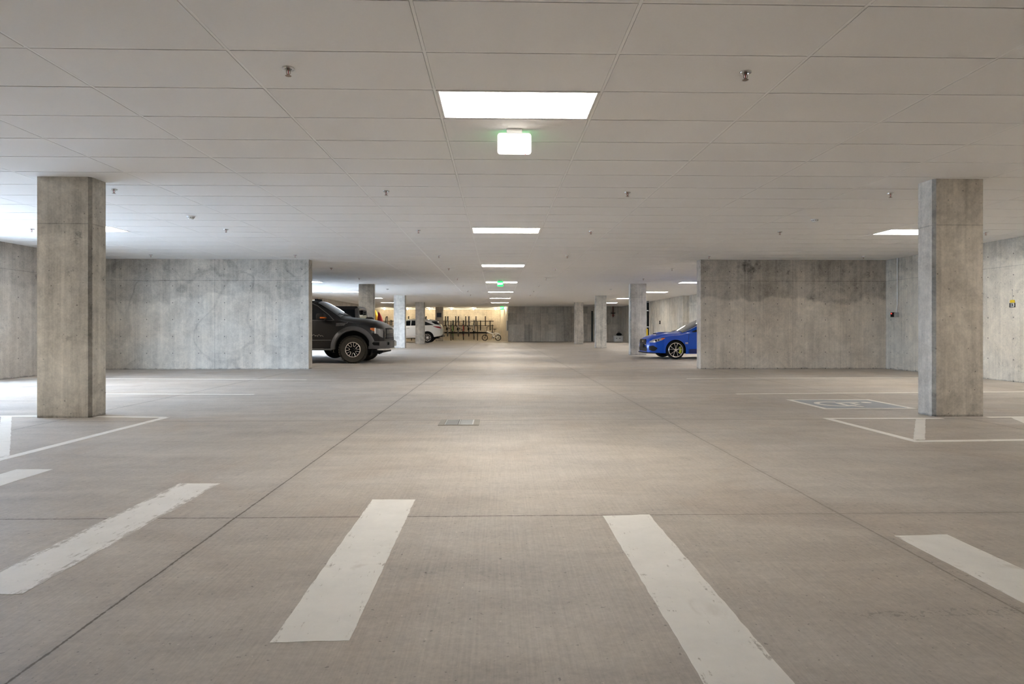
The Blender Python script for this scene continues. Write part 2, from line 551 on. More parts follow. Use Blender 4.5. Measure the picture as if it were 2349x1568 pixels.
wall('wall_back', [(-10.3, 10.4, BACK - .2, BACK, 0, T)], M['conc_right'], 'concrete wall behind the viewpoint')
wall('wall_far', [(.83, 9.72, 48.2, 48.5, 0, T)], M['conc_far'], 'board-marked grey concrete wall at the far end')
wall('wall_bikes', [(-12.0, .30, 52.3, 52.5, 0, T)], M['conc_bike'], 'warm-lit concrete wall behind the bicycle racks')
mb = MB(); mb.prism([(.24, 52.4), (.84, 48.2), (.95, 48.5), (.4, 52.5)], 0, T)
struct(mb, 'wall_bike_return', M['conc_bike'], 'brightly lit return wall at the end of the bicycle racks', 'wall')
mb = MB(); mb.box(-12.0, .3, 52.15, 52.3, 0, .07)
struct(mb, 'trim_1', M['kerb'], 'low pale kerb along the foot of the bicycle wall', 'kerb')

# columns  (x0, x1, front y, depth, inner side)
def column(x0, x1, y0, dep, inner, mat, label):
    c_ = .030
    z0, z1 = 0, T
    y1 = y0 + dep
    if inner > 0:
        poly = [(x0, y0), (x1 - c_, y0), (x1, y0 + c_), (x1, y1 - c_), (x1 - c_, y1), (x0, y1)]
        cm = (1, 3)
    else:
        poly = [(x0 + c_, y0), (x1, y0), (x1, y1), (x0 + c_, y1), (x0, y1 - c_), (x0, y0 + c_)]
        cm = (3, 5)
    mb = MB().prism(poly, z0, z1)
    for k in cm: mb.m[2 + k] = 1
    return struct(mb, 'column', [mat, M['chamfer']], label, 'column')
column(-5.235, -4.635, 7.13, .30, 1, M['conc_col'], 'large concrete column at the left, nearest one on that side')
column(5.03, 5.61, 6.99, .29, -1, M['conc_col_warm'], 'large concrete column at the right, behind the hatched island, nearest on that side')
column(-5.39, -4.80, 24.05, .26, 1, M['conc_col'], 'concrete column just behind the black pickup hood')
column(5.11, 5.73, 23.6, .30, -1, M['conc_col'], 'concrete column beside the nose of the blue car')
column(-5.40, -4.80, 32.2, .30, 1, M['conc_col'], 'pale concrete column in front of the white car doors')
column(5.14, 5.72, 32.2, .30, -1, M['conc_col'], 'concrete column between the blue car and the far wall, second on the right')
column(-5.38, -4.79, 40.5, .30, 1, M['conc_col'], 'dark concrete column in front of the white car rear door')
column(5.08, 5.66, 40.5, .30, -1, M['conc_col_warm'], 'tan concrete column standing nearest the board-marked far wall')
column(-4.98, -4.38, 49.6, .30, 1, M['conc_col_warm'], 'brown concrete column with a dark sign, by the bicycle racks')

# ------------------------------------------------------------------ ceiling lights
ORD = ['first', 'second', 'third', 'fourth', 'fifth', 'sixth', 'seventh']
def make_light():
    t = thing('ceiling_light', '', 'ceiling light')
    w, h = TX / 2 - .012, TY / 2 - .012
    f = MB()
    for a in ((-w, w, -h, -h + .018), (-w, w, h - .018, h), (-w, -w + .018, -h + .018, h - .018), (w - .018, w, -h + .018, h - .018)):
        f.box(a[0], a[1], a[2], a[3], -.003, .02)
    f.build('frame', M['frame_white'], t)
    d = MB(); d.box(-w + .018, w - .018, -h + .018, h - .018, .002, .012)
    d.build('diffuser', M['glow'], t)
    return t
proto = make_light()
first = True
for (ci, j), k in sorted(light_cells.items(), key=lambda q: (abs(q[0][0]), q[0][0], q[1])):
    loc = (GX0 + (ci + .5) * TX, GY0 + (j + .5) * TY, CEIL)
    side = LIGHT_COLS[ci]
    g_ = 'panel lights of the %s row' % side
    seen = (ci == 0 and k >= 0) or (ci != 0 and k in (1, 3, 4, 5, 6))
    if seen:
        if ci == 0:
            extra = ['right above the exit sign seen from behind', 'beyond the nearest exit sign', '', 'just behind the green EXIT sign', '', '', 'next to the bicycle wall'][k]
            lab = 'glowing ceiling panel, %s in the middle row, %s' % (ORD[k], extra)
        elif ci < 0:
            lab = {1: 'glowing ceiling panel light partly hidden by the nearest left column', 3: 'glowing ceiling panel light above the black pickup roof, by the cross wall end', 4: 'glowing ceiling panel light above the black off-roader, left of a column', 5: 'glowing ceiling panel light, short end showing right of the column behind the pickup', 6: 'glowing ceiling panel light just above the red and yellow kayaks'}[k]
        else:
            lab = {1: 'glowing ceiling panel light partly hidden by the nearest right column', 3: 'glowing ceiling panel light above the blue car, touching the cross wall end', 4: 'glowing ceiling panel light just right of the column by the blue car', 5: 'glowing ceiling panel light just left of the column by the blue car', 6: 'glowing ceiling panel light just right of the second right column'}[k]
    else:
        lab = 'glowing ceiling panel light outside the picture or behind a wall'
        g_ = 'panel lights out of view'
    lab = ' '.join(lab.split())
    if first:
        proto.location = loc; proto['label'] = lab; proto['group'] = g_; first = False
    else:
        dup(proto, loc, lab, g_)

# ------------------------------------------------------------------ sprinklers
def make_sprinkler():
    t = thing('ceiling_sprinkler', '', 'sprinkler')
    MB().lathe([(.018, .0), (.022, -.010), (.030, -.0115), (.038, -.008), (.040, -.002), (.040, .002)], n=28).build('escutcheon', M['chrome'], t)
    b = MB()
    b.cyl((0, 0, .004), (0, 0, -.016), .011, .010, 16)
    for s_ in (-1, 1):
        b.tube([(s_ * .010, 0, -.014), (s_ * .0135, 0, -.024), (s_ * .0125, 0, -.036), (s_ * .006, 0, -.045), (0, 0, -.048)], .0026, 8)
    b.cyl((0, 0, -.044), (0, 0, -.052), .005, .004, 12)
    b.build('body', M['brass'], t)
    MB().cyl((0, 0, -.016), (0, 0, -.044), .0028, n=10).build('bulb', M['redbulb'], t)
    d = MB().cyl((0, 0, -.052), (0, 0, -.0545), .015, n=20)
    for k in range(10):
        a = 2 * PI * k / 10
        d.box(-.003, .003, -.003, .003, -.0545, -.052)
        for q in range(len(d.v) - 8, len(d.v)):
            p = d.v[q]; d.v[q] = (p[0] + .0165 * math.cos(a), p[1] + .0165 * math.sin(a), p[2])
    d.build('deflector', M['brass'], t)
    return t
sp = make_sprinkler()
cols = [(-8.1, 'outermost left line'), (-4.75, 'line of the left columns'), (-1.38, 'line just left of the middle lights'), (1.665, 'line just right of the middle lights'), (5.04, 'line of the right columns'), (8.76, 'outermost right line')]
rows = [(4.14, (2, 3)), (7.78, (1, 2, 3, 4)), (10.88, (0, 1, 2, 3, 4, 5)), (14.6, (0, 1, 2, 3, 4, 5)), (17.7, (1, 2, 3, 4)), (21.25, (1, 2, 3, 4)), (24.6, (2, 3)), (28.2, (2, 3)), (31.6, (2, 3))]
ORD2 = ORD + ['eighth', 'ninth', 'tenth']
first = True
for ri, (yy, cl) in enumerate(rows):
    for c_ in cl:
        x, nm = cols[c_]
        lab = 'small chrome ceiling sprinkler, %s row from the viewpoint, %s' % (ORD2[ri], nm)
        loc = (x + random.uniform(-.02, .02), yy + random.uniform(-.03, .03), CEIL)
        if first:
            sp.location = loc; sp['label'] = lab; sp['group'] = 'ceiling sprinklers'; first = False
        else:
            dup(sp, loc, lab, 'ceiling sprinklers', (0, 0, random.uniform(-.6, .6)))

# smoke detectors
def make_detector():
    t = thing('smoke_detector', '', 'smoke detector')
    MB().lathe([(.001, -.004), (.062, -.004), (.066, -.002), (.066, .002)], n=32).build('base', M['white'], t)
    MB().lathe([(.001, -.048), (.030, -.047), (.038, -.042), (.046, -.026), (.056, -.014), (.058, -.004)], n=32).build('cover', M['white'], t)
    v = MB()
    for k in range(10):
        a = 2 * PI * k / 10
        v.add([(.0485 * math.cos(a + q), .0485 * math.sin(a + q), z) for z in (-.028, -.018) for q in (-.2, .2)], [(0, 1, 3, 2)])
    for i_ in range(len(v.v)):
        p = v.v[i_]; r_ = (.046 if p[2] < -.02 else .0545) / .0485
        v.v[i_] = (p[0] * r_, p[1] * r_, p[2])
    v.build('vent', M['grey'], t)
    return t
sd = make_detector()
for n_, (x, y, lab) in enumerate([(-4.72, 9.6, 'white domed smoke detector on the ceiling behind the nearest left column'), (5.02, 9.63, 'white domed smoke detector on the ceiling before the nearest right column'), (-4.78, 26.9, 'small white smoke detector beyond the column behind the pickup'), (4.95, 26.8, 'small white smoke detector left of the column by the blue car')]):
    if n_ == 0:
        sd.location = (x, y, CEIL); sd['label'] = lab; sd['group'] = 'smoke detectors'
    else:
        dup(sd, (x, y, CEIL), lab, 'smoke detectors')

# ------------------------------------------------------------------ exit signs
def rrect(w, h, r, n=6):
    pts = []
    for cx, cy, a0 in ((w / 2 - r, h / 2 - r, 0), (-w / 2 + r, h / 2 - r, PI / 2), (-w / 2 + r, -h / 2 + r, PI), (w / 2 - r, -h / 2 + r, 1.5 * PI)):
        for k in range(n + 1):
            a = a0 + k / n * PI / 2
            pts.append((cx + r * math.cos(a), cy + r * math.sin(a)))
    return pts
def exit_sign(loc, label, facing, arrow=False, w=.293, h=.187):
    t = thing('exit_sign', label, 'exit sign', loc, 0 if facing else PI, 'exit signs')
    MB().prism(rrect(w, h, .028), .006, .035, 'y').build('housing', M['white'], t)
    MB().rbox(-.068, .068, -.01, .05, h / 2 - .002, h / 2 + .032, .006).build('canopy', M['white'], t)
    MB().prism(rrect(w - .02, h - .02, .02), .001, .006, 'y').build('face', M['green_glow'], t, 'glowing green face')
    tx = text_mb('EXIT' + (' ›' if arrow else ''), (.125 if not arrow else .105) * w / .293, .002, .005)
    tx.xf(FACE_CAM)
    tx.xf(Matrix.Translation((0, -.002, -.002)))
    tx.build('lettering', M['green_letter'], t, 'pale glowing EXIT letters')
    return t
e1 = exit_sign((.146, 5.37, CEIL - .127), 'white exit sign seen from behind, hanging under the nearest middle light', False)
MB().sphere((-.095, .045, -.0945), .004).xf(Matrix.Identity(4)).build('indicator', M['red_led'], e1, 'tiny red indicator light')
exit_sign((.10, 21.95, CEIL - .135), 'green EXIT sign hanging in the middle of the garage', True, False, .225, .2)
exit_sign((.335, 46.3, CEIL - .185), 'small green EXIT sign with arrow, at the corner by the bicycle racks', True, True, .30, .24)

# ------------------------------------------------------------------ painted markings (thin paint films)
PZ0, PZ1 = .0001, .0008
def ragged(poly, amp=.004, stepl=.05):
    out = []
    n = len(poly)
    for k in range(n):
        a, b = Vector((*poly[k], 0)), Vector((*poly[(k + 1) % n], 0))
        L = (b - a).length
        q = max(1, int(L / stepl))
        nrm = Vector((-(b - a).y, (b - a).x, 0)).normalized()
        for i in range(q):
            p = a.lerp(b, i / q) + nrm * random.uniform(-amp, amp)
            out.append((p.x, p.y))
    return out
layer = [0]
def stripe(poly, label, mat='paint', amp=.0026, name='painted_stripe', cat='floor marking', group=None):
    layer[0] += 1
    return tag(MB().prism(ragged(poly, amp), PZ0, PZ1 + .00004 * layer[0]).build(name, M[mat]), label, cat, group)
def band(a, b, w):
    a, b = Vector((*a, 0)), Vector((*b, 0))
    n = Vector((-(b - a).y, (b - a).x, 0)).normalized() * w / 2
    return [(a - n)[:2], (b - n)[:2], (b + n)[:2], (a + n)[:2]]
XW = 'crosswalk bars in front'
stripe([(-3.468, 4.527), (-3.208, 4.522), (-3.21, 2.85), (-3.47, 2.85)], 'wide white painted bar cut off by the left picture edge', group=XW)
stripe([(-2.084, 4.085), (-1.813, 4.08), (-1.816, 2.403), (-2.084, 2.403)], 'long worn white bar with a ragged edge, second from the left', 'paint_worn', amp=.006, group=XW)
stripe([(-.744, 3.677), (-.487, 3.671), (-.483, 2.018), (-.735, 2.010)], 'white bar left of the middle, wholly visible down to its near end', group=XW)
stripe([(.57, 3.330), (.828, 3.345), (.85, 1.60), (.592, 1.60)], 'white bar right of the middle with brown scuff, running out at the bottom', group=XW)
stripe([(1.944, 2.974), (2.215, 2.987), (2.225, 1.35), (1.95, 1.35)], 'white bar at the right beside a long floor joint', group=XW)
# left hatched island
IL = 'left hatched island'
stripe(band((-3.79, 7.14), (-3.86, 4.75), .085), 'thin white edge line of the island at the left column, running towards the viewer', 'paint_thin', .002, 'painted_line', group=IL)
stripe(band((-9.0, 7.275), (-5.24, 7.275), .09), 'thin white line left of the nearest left column', 'paint_thin', .002, 'painted_line', group=IL)
stripe(band((-4.63, 7.22), (-3.80, 7.13), .085), 'short white line right of the nearest left column', 'paint_thin', .002, 'painted_line', group=IL)
stripe([(-5.72, 7.235), (-5.60, 7.235), (-3.90, 5.02), (-3.90, 4.88)], 'white diagonal bar inside the island at the left column', group=IL)
# left bay lines
stripe(band((-9.8, 9.93), (-3.757, 9.60), .07), 'long white bay line behind the nearest left column, the closer of two', 'paint_thin', .002, 'painted_line', group='left bay lines')
stripe(band((-9.8, 12.85), (-3.795, 12.33), .07), 'long white bay line near the stained cross wall, the farther of two', 'paint_thin', .002, 'painted_line', group='left bay lines')
# right hatched island
IR = 'right hatched island'
stripe(band((3.72, 6.90), (3.77, 5.46), .08), 'white slanting edge line of the island at the right column', 'paint_thin', .002, 'painted_line', group=IR)
stripe(band((3.70, 6.87), (5.03, 6.85), .075), 'white line left of the nearest right column', 'paint_thin', .002, 'painted_line', group=IR)
stripe(band((5.61, 6.92), (8.0, 7.00), .075), 'white line right of the nearest right column', 'paint_thin', .002, 'painted_line', group=IR)
stripe(band((3.73, 5.46), (7.5, 5.62), .08), 'white front line of the island at the right column', 'paint_thin', .002, 'painted_line', group=IR)
stripe([(4.69, 6.80), (4.80, 6.80), (3.90, 5.53), (3.79, 5.53)], 'white diagonal bar in the island, left of the right column', group=IR)
stripe([(5.86, 6.90), (6.10, 6.90), (5.42, 5.60), (5.20, 5.60)], 'white diagonal bar in the island at the right picture edge', group=IR)
stripe(band((3.845, 12.44), (9.8, 12.62), .07), 'long white bay line near the brownish cross wall, the farther of two', 'paint_thin', .002, 'painted_line', group='right bay lines')
stripe(band((3.703, 9.47), (9.8, 9.78), .07), 'long white bay line beyond the wheelchair symbol, the closer of two', 'paint_thin', .002, 'painted_line', group='right bay lines')
# accessible parking symbol
t = thing('accessible_parking_symbol', 'faded blue square with white border and wheelchair figure on the floor', 'floor marking', (4.72, 8.2, 0))
hw, hh = .60, .52
MB().prism(ragged([(-hw + .075, -hh + .075), (hw - .075, -hh + .075), (hw - .075, hh - .075), (-hw + .075, hh - .075)], .002), PZ0, PZ1).build('panel', M['paint_blue'], t, 'faded blue square')
bd = MB()
for p in ([(-hw, -hh), (hw, -hh), (hw, -hh + .07), (-hw, -hh + .07)], [(-hw, hh - .07), (hw, hh - .07), (hw, hh), (-hw, hh)], [(-hw, -hh + .07), (-hw + .07, -hh + .07), (-hw + .07, hh - .07), (-hw, hh - .07)], [(hw - .07, -hh + .07), (hw, -hh + .07), (hw, hh - .07), (hw - .07, hh - .07)]):
    bd.prism(p, PZ0, PZ1 + .0003)
bd.build('border', M['paint_thin'], t, 'white border')
fg = MB()
fgh = [PZ1 + .0003]
def up():
    fgh[0] += .00006
    return fgh[0]
def arcband(cx, cy, r0, r1, a0, a1, n=20):
    pts = [(cx + r1 * math.cos(a0 + (a1 - a0) * k / n), cy + r1 * math.sin(a0 + (a1 - a0) * k / n)) for k in range(n + 1)]
    pts += [(cx + r0 * math.cos(a1 + (a0 - a1) * k / n), cy + r0 * math.sin(a1 + (a0 - a1) * k / n)) for k in range(n + 1)]
    for k in range(n):
        fg.prism([pts[k], pts[k + 1], pts[2 * n - k], pts[2 * n + 1 - k]], PZ0 + .0003, PZ1 + .0003)
# figure with its head towards +x (the symbol faces the wall side)
arcband(-.17, .0, .19, .26, math.radians(60), math.radians(320))
for a, b, w in (((.22, .12), (-.10, .10), .075), ((-.08, .10), (-.10, -.14), .075), ((-.10, -.14), (.02, -.33), .07), ((.10, .10), (.08, -.12), .06)):
    fg.prism(band(a, b, w), PZ0, up())
fg.cyl((.34, .14, PZ0 + .0003), (.34, .14, PZ1 + .0003), .065, n=24)
fg.build('wheelchair_figure', M['paint_thin'], t, 'white wheelchair figure')

# ------------------------------------------------------------------ floor drain
t = thing('floor_drain', 'metal drain grate set in the floor near the middle', 'floor drain', (-.41, 6.66, 0))
fr = MB()
W_, H_ = .215, .20
for a in ((-W_, W_, -H_, -H_ + .03), (-W_, W_, H_ - .03, H_), (-W_, -W_ + .06, -H_ + .03, H_ - .03), (W_ - .06, W_, -H_ + .03, H_ - .03)):
    fr.box(a[0], a[1], a[2], a[3], .0003, .006)
fr.build('frame', simple('worn_drain_frame', (.36, .33, .28), .6, .2, var=.3), t)
MB().box(-W_ + .06, W_ - .06, -H_ + .03, H_ - .03, .0003, .0012).build('pit', M['black'], t)
for a, b in ((-.148, -.012), (.012, .148)):
    gr = MB()
    for k in range(9):
        y = -H_ + .04 + k * (2 * H_ - .08) / 8
        gr.box(a, b, y - .014, y + .014, .0014, .006)
    gr.box(a, a + .008, -H_ + .03, H_ - .03, .0012, .0058); gr.box(b - .008, b, -H_ + .03, H_ - .03, .0012, .0058)
    gr.build('grate', M['steel'], t)
br = MB()
for x in (-.151, -.004, .143): br.box(x, x + .012, -H_ + .03, H_ - .03, .0014, .0075)
br.build('bar', simple('bright_drain_bar', (.7, .7, .68), .4, .3), t, 'bright cross bars')

# ------------------------------------------------------------------ things on the right wall
t = thing('parking_number_sign', 'small black sign reading 13 hung under a yellow tag on the pale right wall', 'sign', (9.82, 11.52, 0))
MB().box(-.006, -.0005, -.066, .066, 1.418, 1.503).build('board', M['ink'], t)
tx = text_mb('13', .10, .001, .004)
tx.xf(Matrix.Translation((-.007, 0, 1.46)) @ Matrix.Rotation(-PI / 2, 4, 'Z') @ FACE_CAM)
tx.build('numerals', M['sign_white'], t, 'white numerals 13')
MB().prism([(-.055, 1.508), (.045, 1.508), (.05, 1.53), (.04, 1.56), (-.045, 1.56), (-.056, 1.53)], -.012, -.0005, 'x').build('tag', M['yellow'], t, 'yellow tag')
nl = MB().tube([(-.004, 0, 1.56), (-.004, .0, 1.75)], .0018, 6)
nl.cyl((-.001, 0, 1.752), (-.012, 0, 1.752), .007, n=10)
nl.build('hanger', M['grey'], t)

t = thing('alarm_station', 'black and red wall alarm box at the end of a white conduit', 'alarm', (9.82, 14.96, 0))
MB().rbox(-.06, -.0005, .0, .125, 1.30, 1.415, .008).build('alarm_box', M['black'], t)
MB().rbox(-.075, -.059, .06, .09, 1.37, 1.40, .004).build('alarm_light', M['red_led'], t, 'red light')
MB().rbox(-.055, -.0005, -.115, -.002, 1.297, 1.41, .008).build('junction_box', M['steel'], t, 'grey metal box')
MB().tube([(-.02, -.055, 1.41), (-.02, -.055, 1.46), (-.02, -.085, 1.62), (-.02, -.085, 2.76)], .013, 10).build('conduit', M['white'], t, 'white conduit')

t = thing('outlet_box', 'small dark outlet box on the far right concrete wall above the blue car', 'outlet', (9.72, 36.6, 1.38))
MB().rbox(-.05, -.0005, -.06, .06, -.1, .1, .01).build('cover', M['black'], t)
MB().box(-.053, -.05, -.025, .025, -.05, .05).build('socket', M['grey'], t)

t = thing('bollard', 'yellow steel bollard guarding the black pipe beside the blue car', 'bollard', (9.24, 38.0, 0))
MB().cyl((0, 0, 0), (0, 0, .96), .085, n=24).build('post', M['yellow'], t)
MB().sphere((0, 0, .96), .085, 8, sz=.6).build('cap', M['yellow'], t)
t = thing('drain_pipe', 'tall black drain pipe with silver bands behind the yellow bollard', 'pipe', (9.47, 38.6, 0))
MB().cyl((0, 0, 0), (0, 0, 2.76), .07, n=20).build('pipe', M['black'], t)
for z in (1.12, 2.14, 2.68):
    MB().lathe([(.071, z - .03), (.078, z - .03), (.078, z + .03), (.071, z + .03)], n=20).build('band', M['steel'], t, 'silver band')
t = thing('sprinkler_riser', 'rusty red pipe with valve wheel on the far concrete wall', 'pipe', (9.05, 48.08, 0))
MB().cyl((0, 0, 1.92), (0, 0, 2.76), .045, n=14).build('pipe', simple('rusty_red_pipe', (.16, .07, .05), .6, .3, var=.3), t)
MB().cyl((-.17, -.02, 2.22), (.17, -.02, 2.22), .03, n=12).build('crossbar', M['black'], t)
vw = MB().lathe([(.07, -.01), (.085, 0), (.07, .01), (.055, 0), (.07, -.01)], (0, -.1, 2.05), 'y', 20)
vw.box(-.07, .07, -.105, -.095, 2.045, 2.055); vw.box(-.005, .005, -.105, -.095, 1.98, 2.12)
vw.cyl((0, 0, 2.05), (0, -.1, 2.05), .012, n=8)
vw.build('valve_wheel', simple('dark_red_enamel', (.25, .04, .03), .5), t)
t = thing('wall_channel', 'narrow dark vertical channel on the far wall beside a column', 'channel', (7.42, 48.2, 0))
MB().box(-.06, .06, -.05, -.0005, 0, 2.35).build('body', simple('very_dark_green', (.01, .016, .013), .6), t)
MB().box(-.07, .07, -.056, -.0005, 2.35, 2.39).build('cap', M['black'], t)
# white box with a dark bag on top
t = thing('storage_crate', 'white plastic crate on the floor in the far right corner', 'crate', (9.34, 47.6, 0))
b = MB().rbox(-.30, .36, -.25, .25, 0, .43, .04)
b.build('crate', M['white'], t)
MB().rbox(-.31, .37, -.26, .26, .40, .46, .02).build('lid', M['sign_white'], t)
for x in (-.2, .05): MB().rbox(x, x + .1, -.262, -.25, .24, .28, .01).build('handle', M['black'], t)
t = thing('bag', 'black bag lying on the white crate in the far corner', 'bag', (9.42, 47.6, .46))
bm_ = MB().sphere((0, 0, .10), .2, 10, sx=1.1, sy=.9, sz=.62)
random.seed(5)
bm_.v = [(p[0] + random.uniform(-.02, .02), p[1] + random.uniform(-.02, .02), max(0.001, p[2] + random.uniform(-.02, .02))) for p in bm_.v]
bm_.build('body', M['black'], t)
MB().tube([(-.1, 0, .2), (-.05, 0, .29), (.05, 0, .29), (.1, 0, .2)], .012, 8).build('strap', M['rubber'], t)

# sign on the brown column
t = thing('column_sign', 'small dark rectangular sign on the brown column by the bicycles', 'sign', (-4.69, 49.6, 2.10))
MB().box(-.18, .18, -.02, -.0005, -.17, .17).build('board', simple('dark_blue_sign', (.02, .022, .03), .4), t)
fr = MB()
for a in ((-.19, .19, .17, .185), (-.19, .19, -.185, -.17), (-.19, -.18, -.17, .17), (.18, .19, -.17, .17)): fr.box(a[0], a[1], -.024, -.0005, a[2], a[3])
fr.build('frame', M['grey'], t)
# grey panel on the lit return wall
t = thing('electrical_panel', 'flat grey electrical panel on the bright return wall by the bicycles', 'panel', (.775, 48.62, 1.24), 0)
t.rotation_euler = (0, 0, math.atan2(.60, 4.2))
MB().rbox(-.06, -.002, -.27, .27, -.40, .40, .01).build('cabinet', M['grey'], t)
MB().box(-.066, -.0601, -.24, .24, -.37, .37).build('door', simple('light_grey_enamel', (.42, .42, .42), .5), t)
MB().tube([(-.03, 0, .40), (-.03, 0, 1.5)], .02, 8).build('conduit', M['sign_white'], t, 'white conduit')

# ------------------------------------------------------------------ vehicles
# local frame: front end at x = 0 looking towards -x, length along +x, z up
class Car:
    def __init__(s, L, **p):
        s.L = L; s.p = p; s.arches = p.pop('arches')
    def g(s, k, u):
        t = s.p[k]
        if isinstance(t, (int, float)): return t
        return float(np.interp(u, [q[0] for q in t], [q[1] for q in t]))
    def bottom(s, u):
        z = s.g('rocker', u)
        for uw, zw, R in s.arches:
            d = u - uw
            if abs(d) < R: z = max(z, zw + math.sqrt(R * R - d * d))
        return z
    def side(s, u, z):
        rk, bl, top = s.g('rocker', u), s.g('belt', u), s.g('top', u) - s.g('rn', u)
        bl = min(bl, top - .01)
        return float(np.interp(z, [rk, rk + .45 * (bl - rk), bl, top], [s.g('wl', u), s.g('wm', u), s.g('wb', u), s.g('wt', u)]))
    def over(s, u, y):
        wt = s.g('wt', u); q = min(1, abs(y) / wt)
        return s.g('top', u) + s.g('cr', u) * (1 - q * q) - s.g('rn', u) * q ** 6
    def stations(s, n=90):
        st = list(np.linspace(0, s.L, n))
        for k in s.p.values():
            if not isinstance(k, (int, float)): st += [q[0] for q in k]
        for uw, zw, R in s.arches:
            for a in np.linspace(0, PI, 29): st.append(uw + R * math.cos(a) * .9999)
            rk = s.g('rocker', uw)
            st += [uw - R - 1e-4, uw + R + 1e-4]
        st = sorted(q for q in st if 0 <= q <= s.L)
        out = [st[0]]
        for q in st[1:]:
            if q - out[-1] > 5e-5: out.append(q)
        return out
    def body(s, nz=9, ny=9):
        rows = []
        for u in s.stations():
            zb, top = s.bottom(u), s.g('top', u) - s.g('rn', u)
            bl = min(s.g('belt', u), top - .01)
            zs = list(np.linspace(zb, max(zb + .002, bl), nz - 3)) + list(np.linspace(max(zb + .004, bl), max(top, zb + .006), 4))[1:]
            half = [(u, s.side(u, z), z) for z in zs]
            wt = s.g('wt', u)
            half += [(u, wt * q, s.over(u, wt * q)) for q in (.97, .92, .84, .7, .5, .25, 0)]
            rows.append([(x, -y, z) for x, y, z in half] + [(x, y, z) for x, y, z in reversed(half[:-1])])
        mb = MB().grid(rows)
        for row in (rows[0], rows[-1]):
            n = len(row) // 2
            for k in range(n - 1):
                mb.add([row[k], row[k + 1], row[-2 - k], row[-1 - k]], [(0, 1, 2, 3)], 0, False)
        return mb
    def patch(s, mb, u0, u1, lo, hi, off=.006, nu=14, nv=6, m=0, sides=(-1, 1)):
        f = lambda t, u: (np.interp(u, [q[0] for q in t], [q[1] for q in t]) if isinstance(t, (list, tuple)) else t)
        for sg in sides:
            P = []
            for i in range(nu + 1):
                u = u0 + (u1 - u0) * i / nu
                a, b = float(f(lo, u)), float(f(hi, u))
                P.append([(u, sg * (s.side(u, a + (b - a) * j / nv) + off), a + (b - a) * j / nv) for j in range(nv + 1)])
            mb.grid(P, m)
        return mb
    def screen(s, mb, u0, u1, w0, w1, off=.008, nu=8, ny=14, m=0):
        P = []
        for i in range(nu + 1):
            t = i / nu
            u = u0 + (u1 - u0) * t; w = w0 + (w1 - w0) * t
            P.append([(u - (off if u1 > u0 else -off) * .7, w * (2 * j / ny - 1), s.over(u, w * (2 * j / ny - 1)) + off) for j in range(ny + 1)])
        return mb.grid(P, m)
    def line(s, mb, pts, w=.006, off=.004, sides=(-1, 1), m=0):
        for sg in sides:
            mb.tube([(u, sg * (s.side(u, z) + off * .3), z) for u, z in pts], w, 6, m)
        return mb
    def liner(s, mb, dep, ia, sides):
        for uw, zw, R in (s.arches[ia],):
            for sg in sides:
                y1 = sg * (s.side(uw, zw + R) - .02); y0 = y1 - sg * dep
                P = []
                for k in range(25):
                    a = -.55 + (PI + 1.1) * k / 24
                    P.append([(uw + (R + .004) * math.cos(a), y, max(zw + (R + .004) * math.sin(a), .2)) for y in (y0, y1)])
                mb.grid(P)
                mb.add([(uw, y0, zw)] + [p[0] for p in P], [(0, k + 1, k + 2) for k in range(24)])
        return mb
def flare(car, mb, ia, r0, r1, out, a0, a1, n=28, sides=(-1, 1)):
    uw, zw, R = car.arches[ia]
    for sg in sides:
        P = []
        for k in range(n + 1):
            a = a0 + (a1 - a0) * k / n
            row = []
            for r, o in ((r0, -.10), (r0, out), (r0 + .03, out + .012), (r1 - .03, out * .8), (r1, .003)):
                u, z = uw + r * math.cos(a), zw + r * math.sin(a)
                yb = car.side(u, max(z, car.g('rocker', u)))
                row.append((u, sg * (yb + o), z))
            P.append(row)
        mb.grid(P)
    return mb

def both(t, name, mat, calls, label=None):
    # every call draws one piece; each side of the car gets an object of its own
    for f in calls:
        for sg in (-1, 1):
            mb = MB(); f(mb, (sg,)); mb.build(name, mat, t, label)

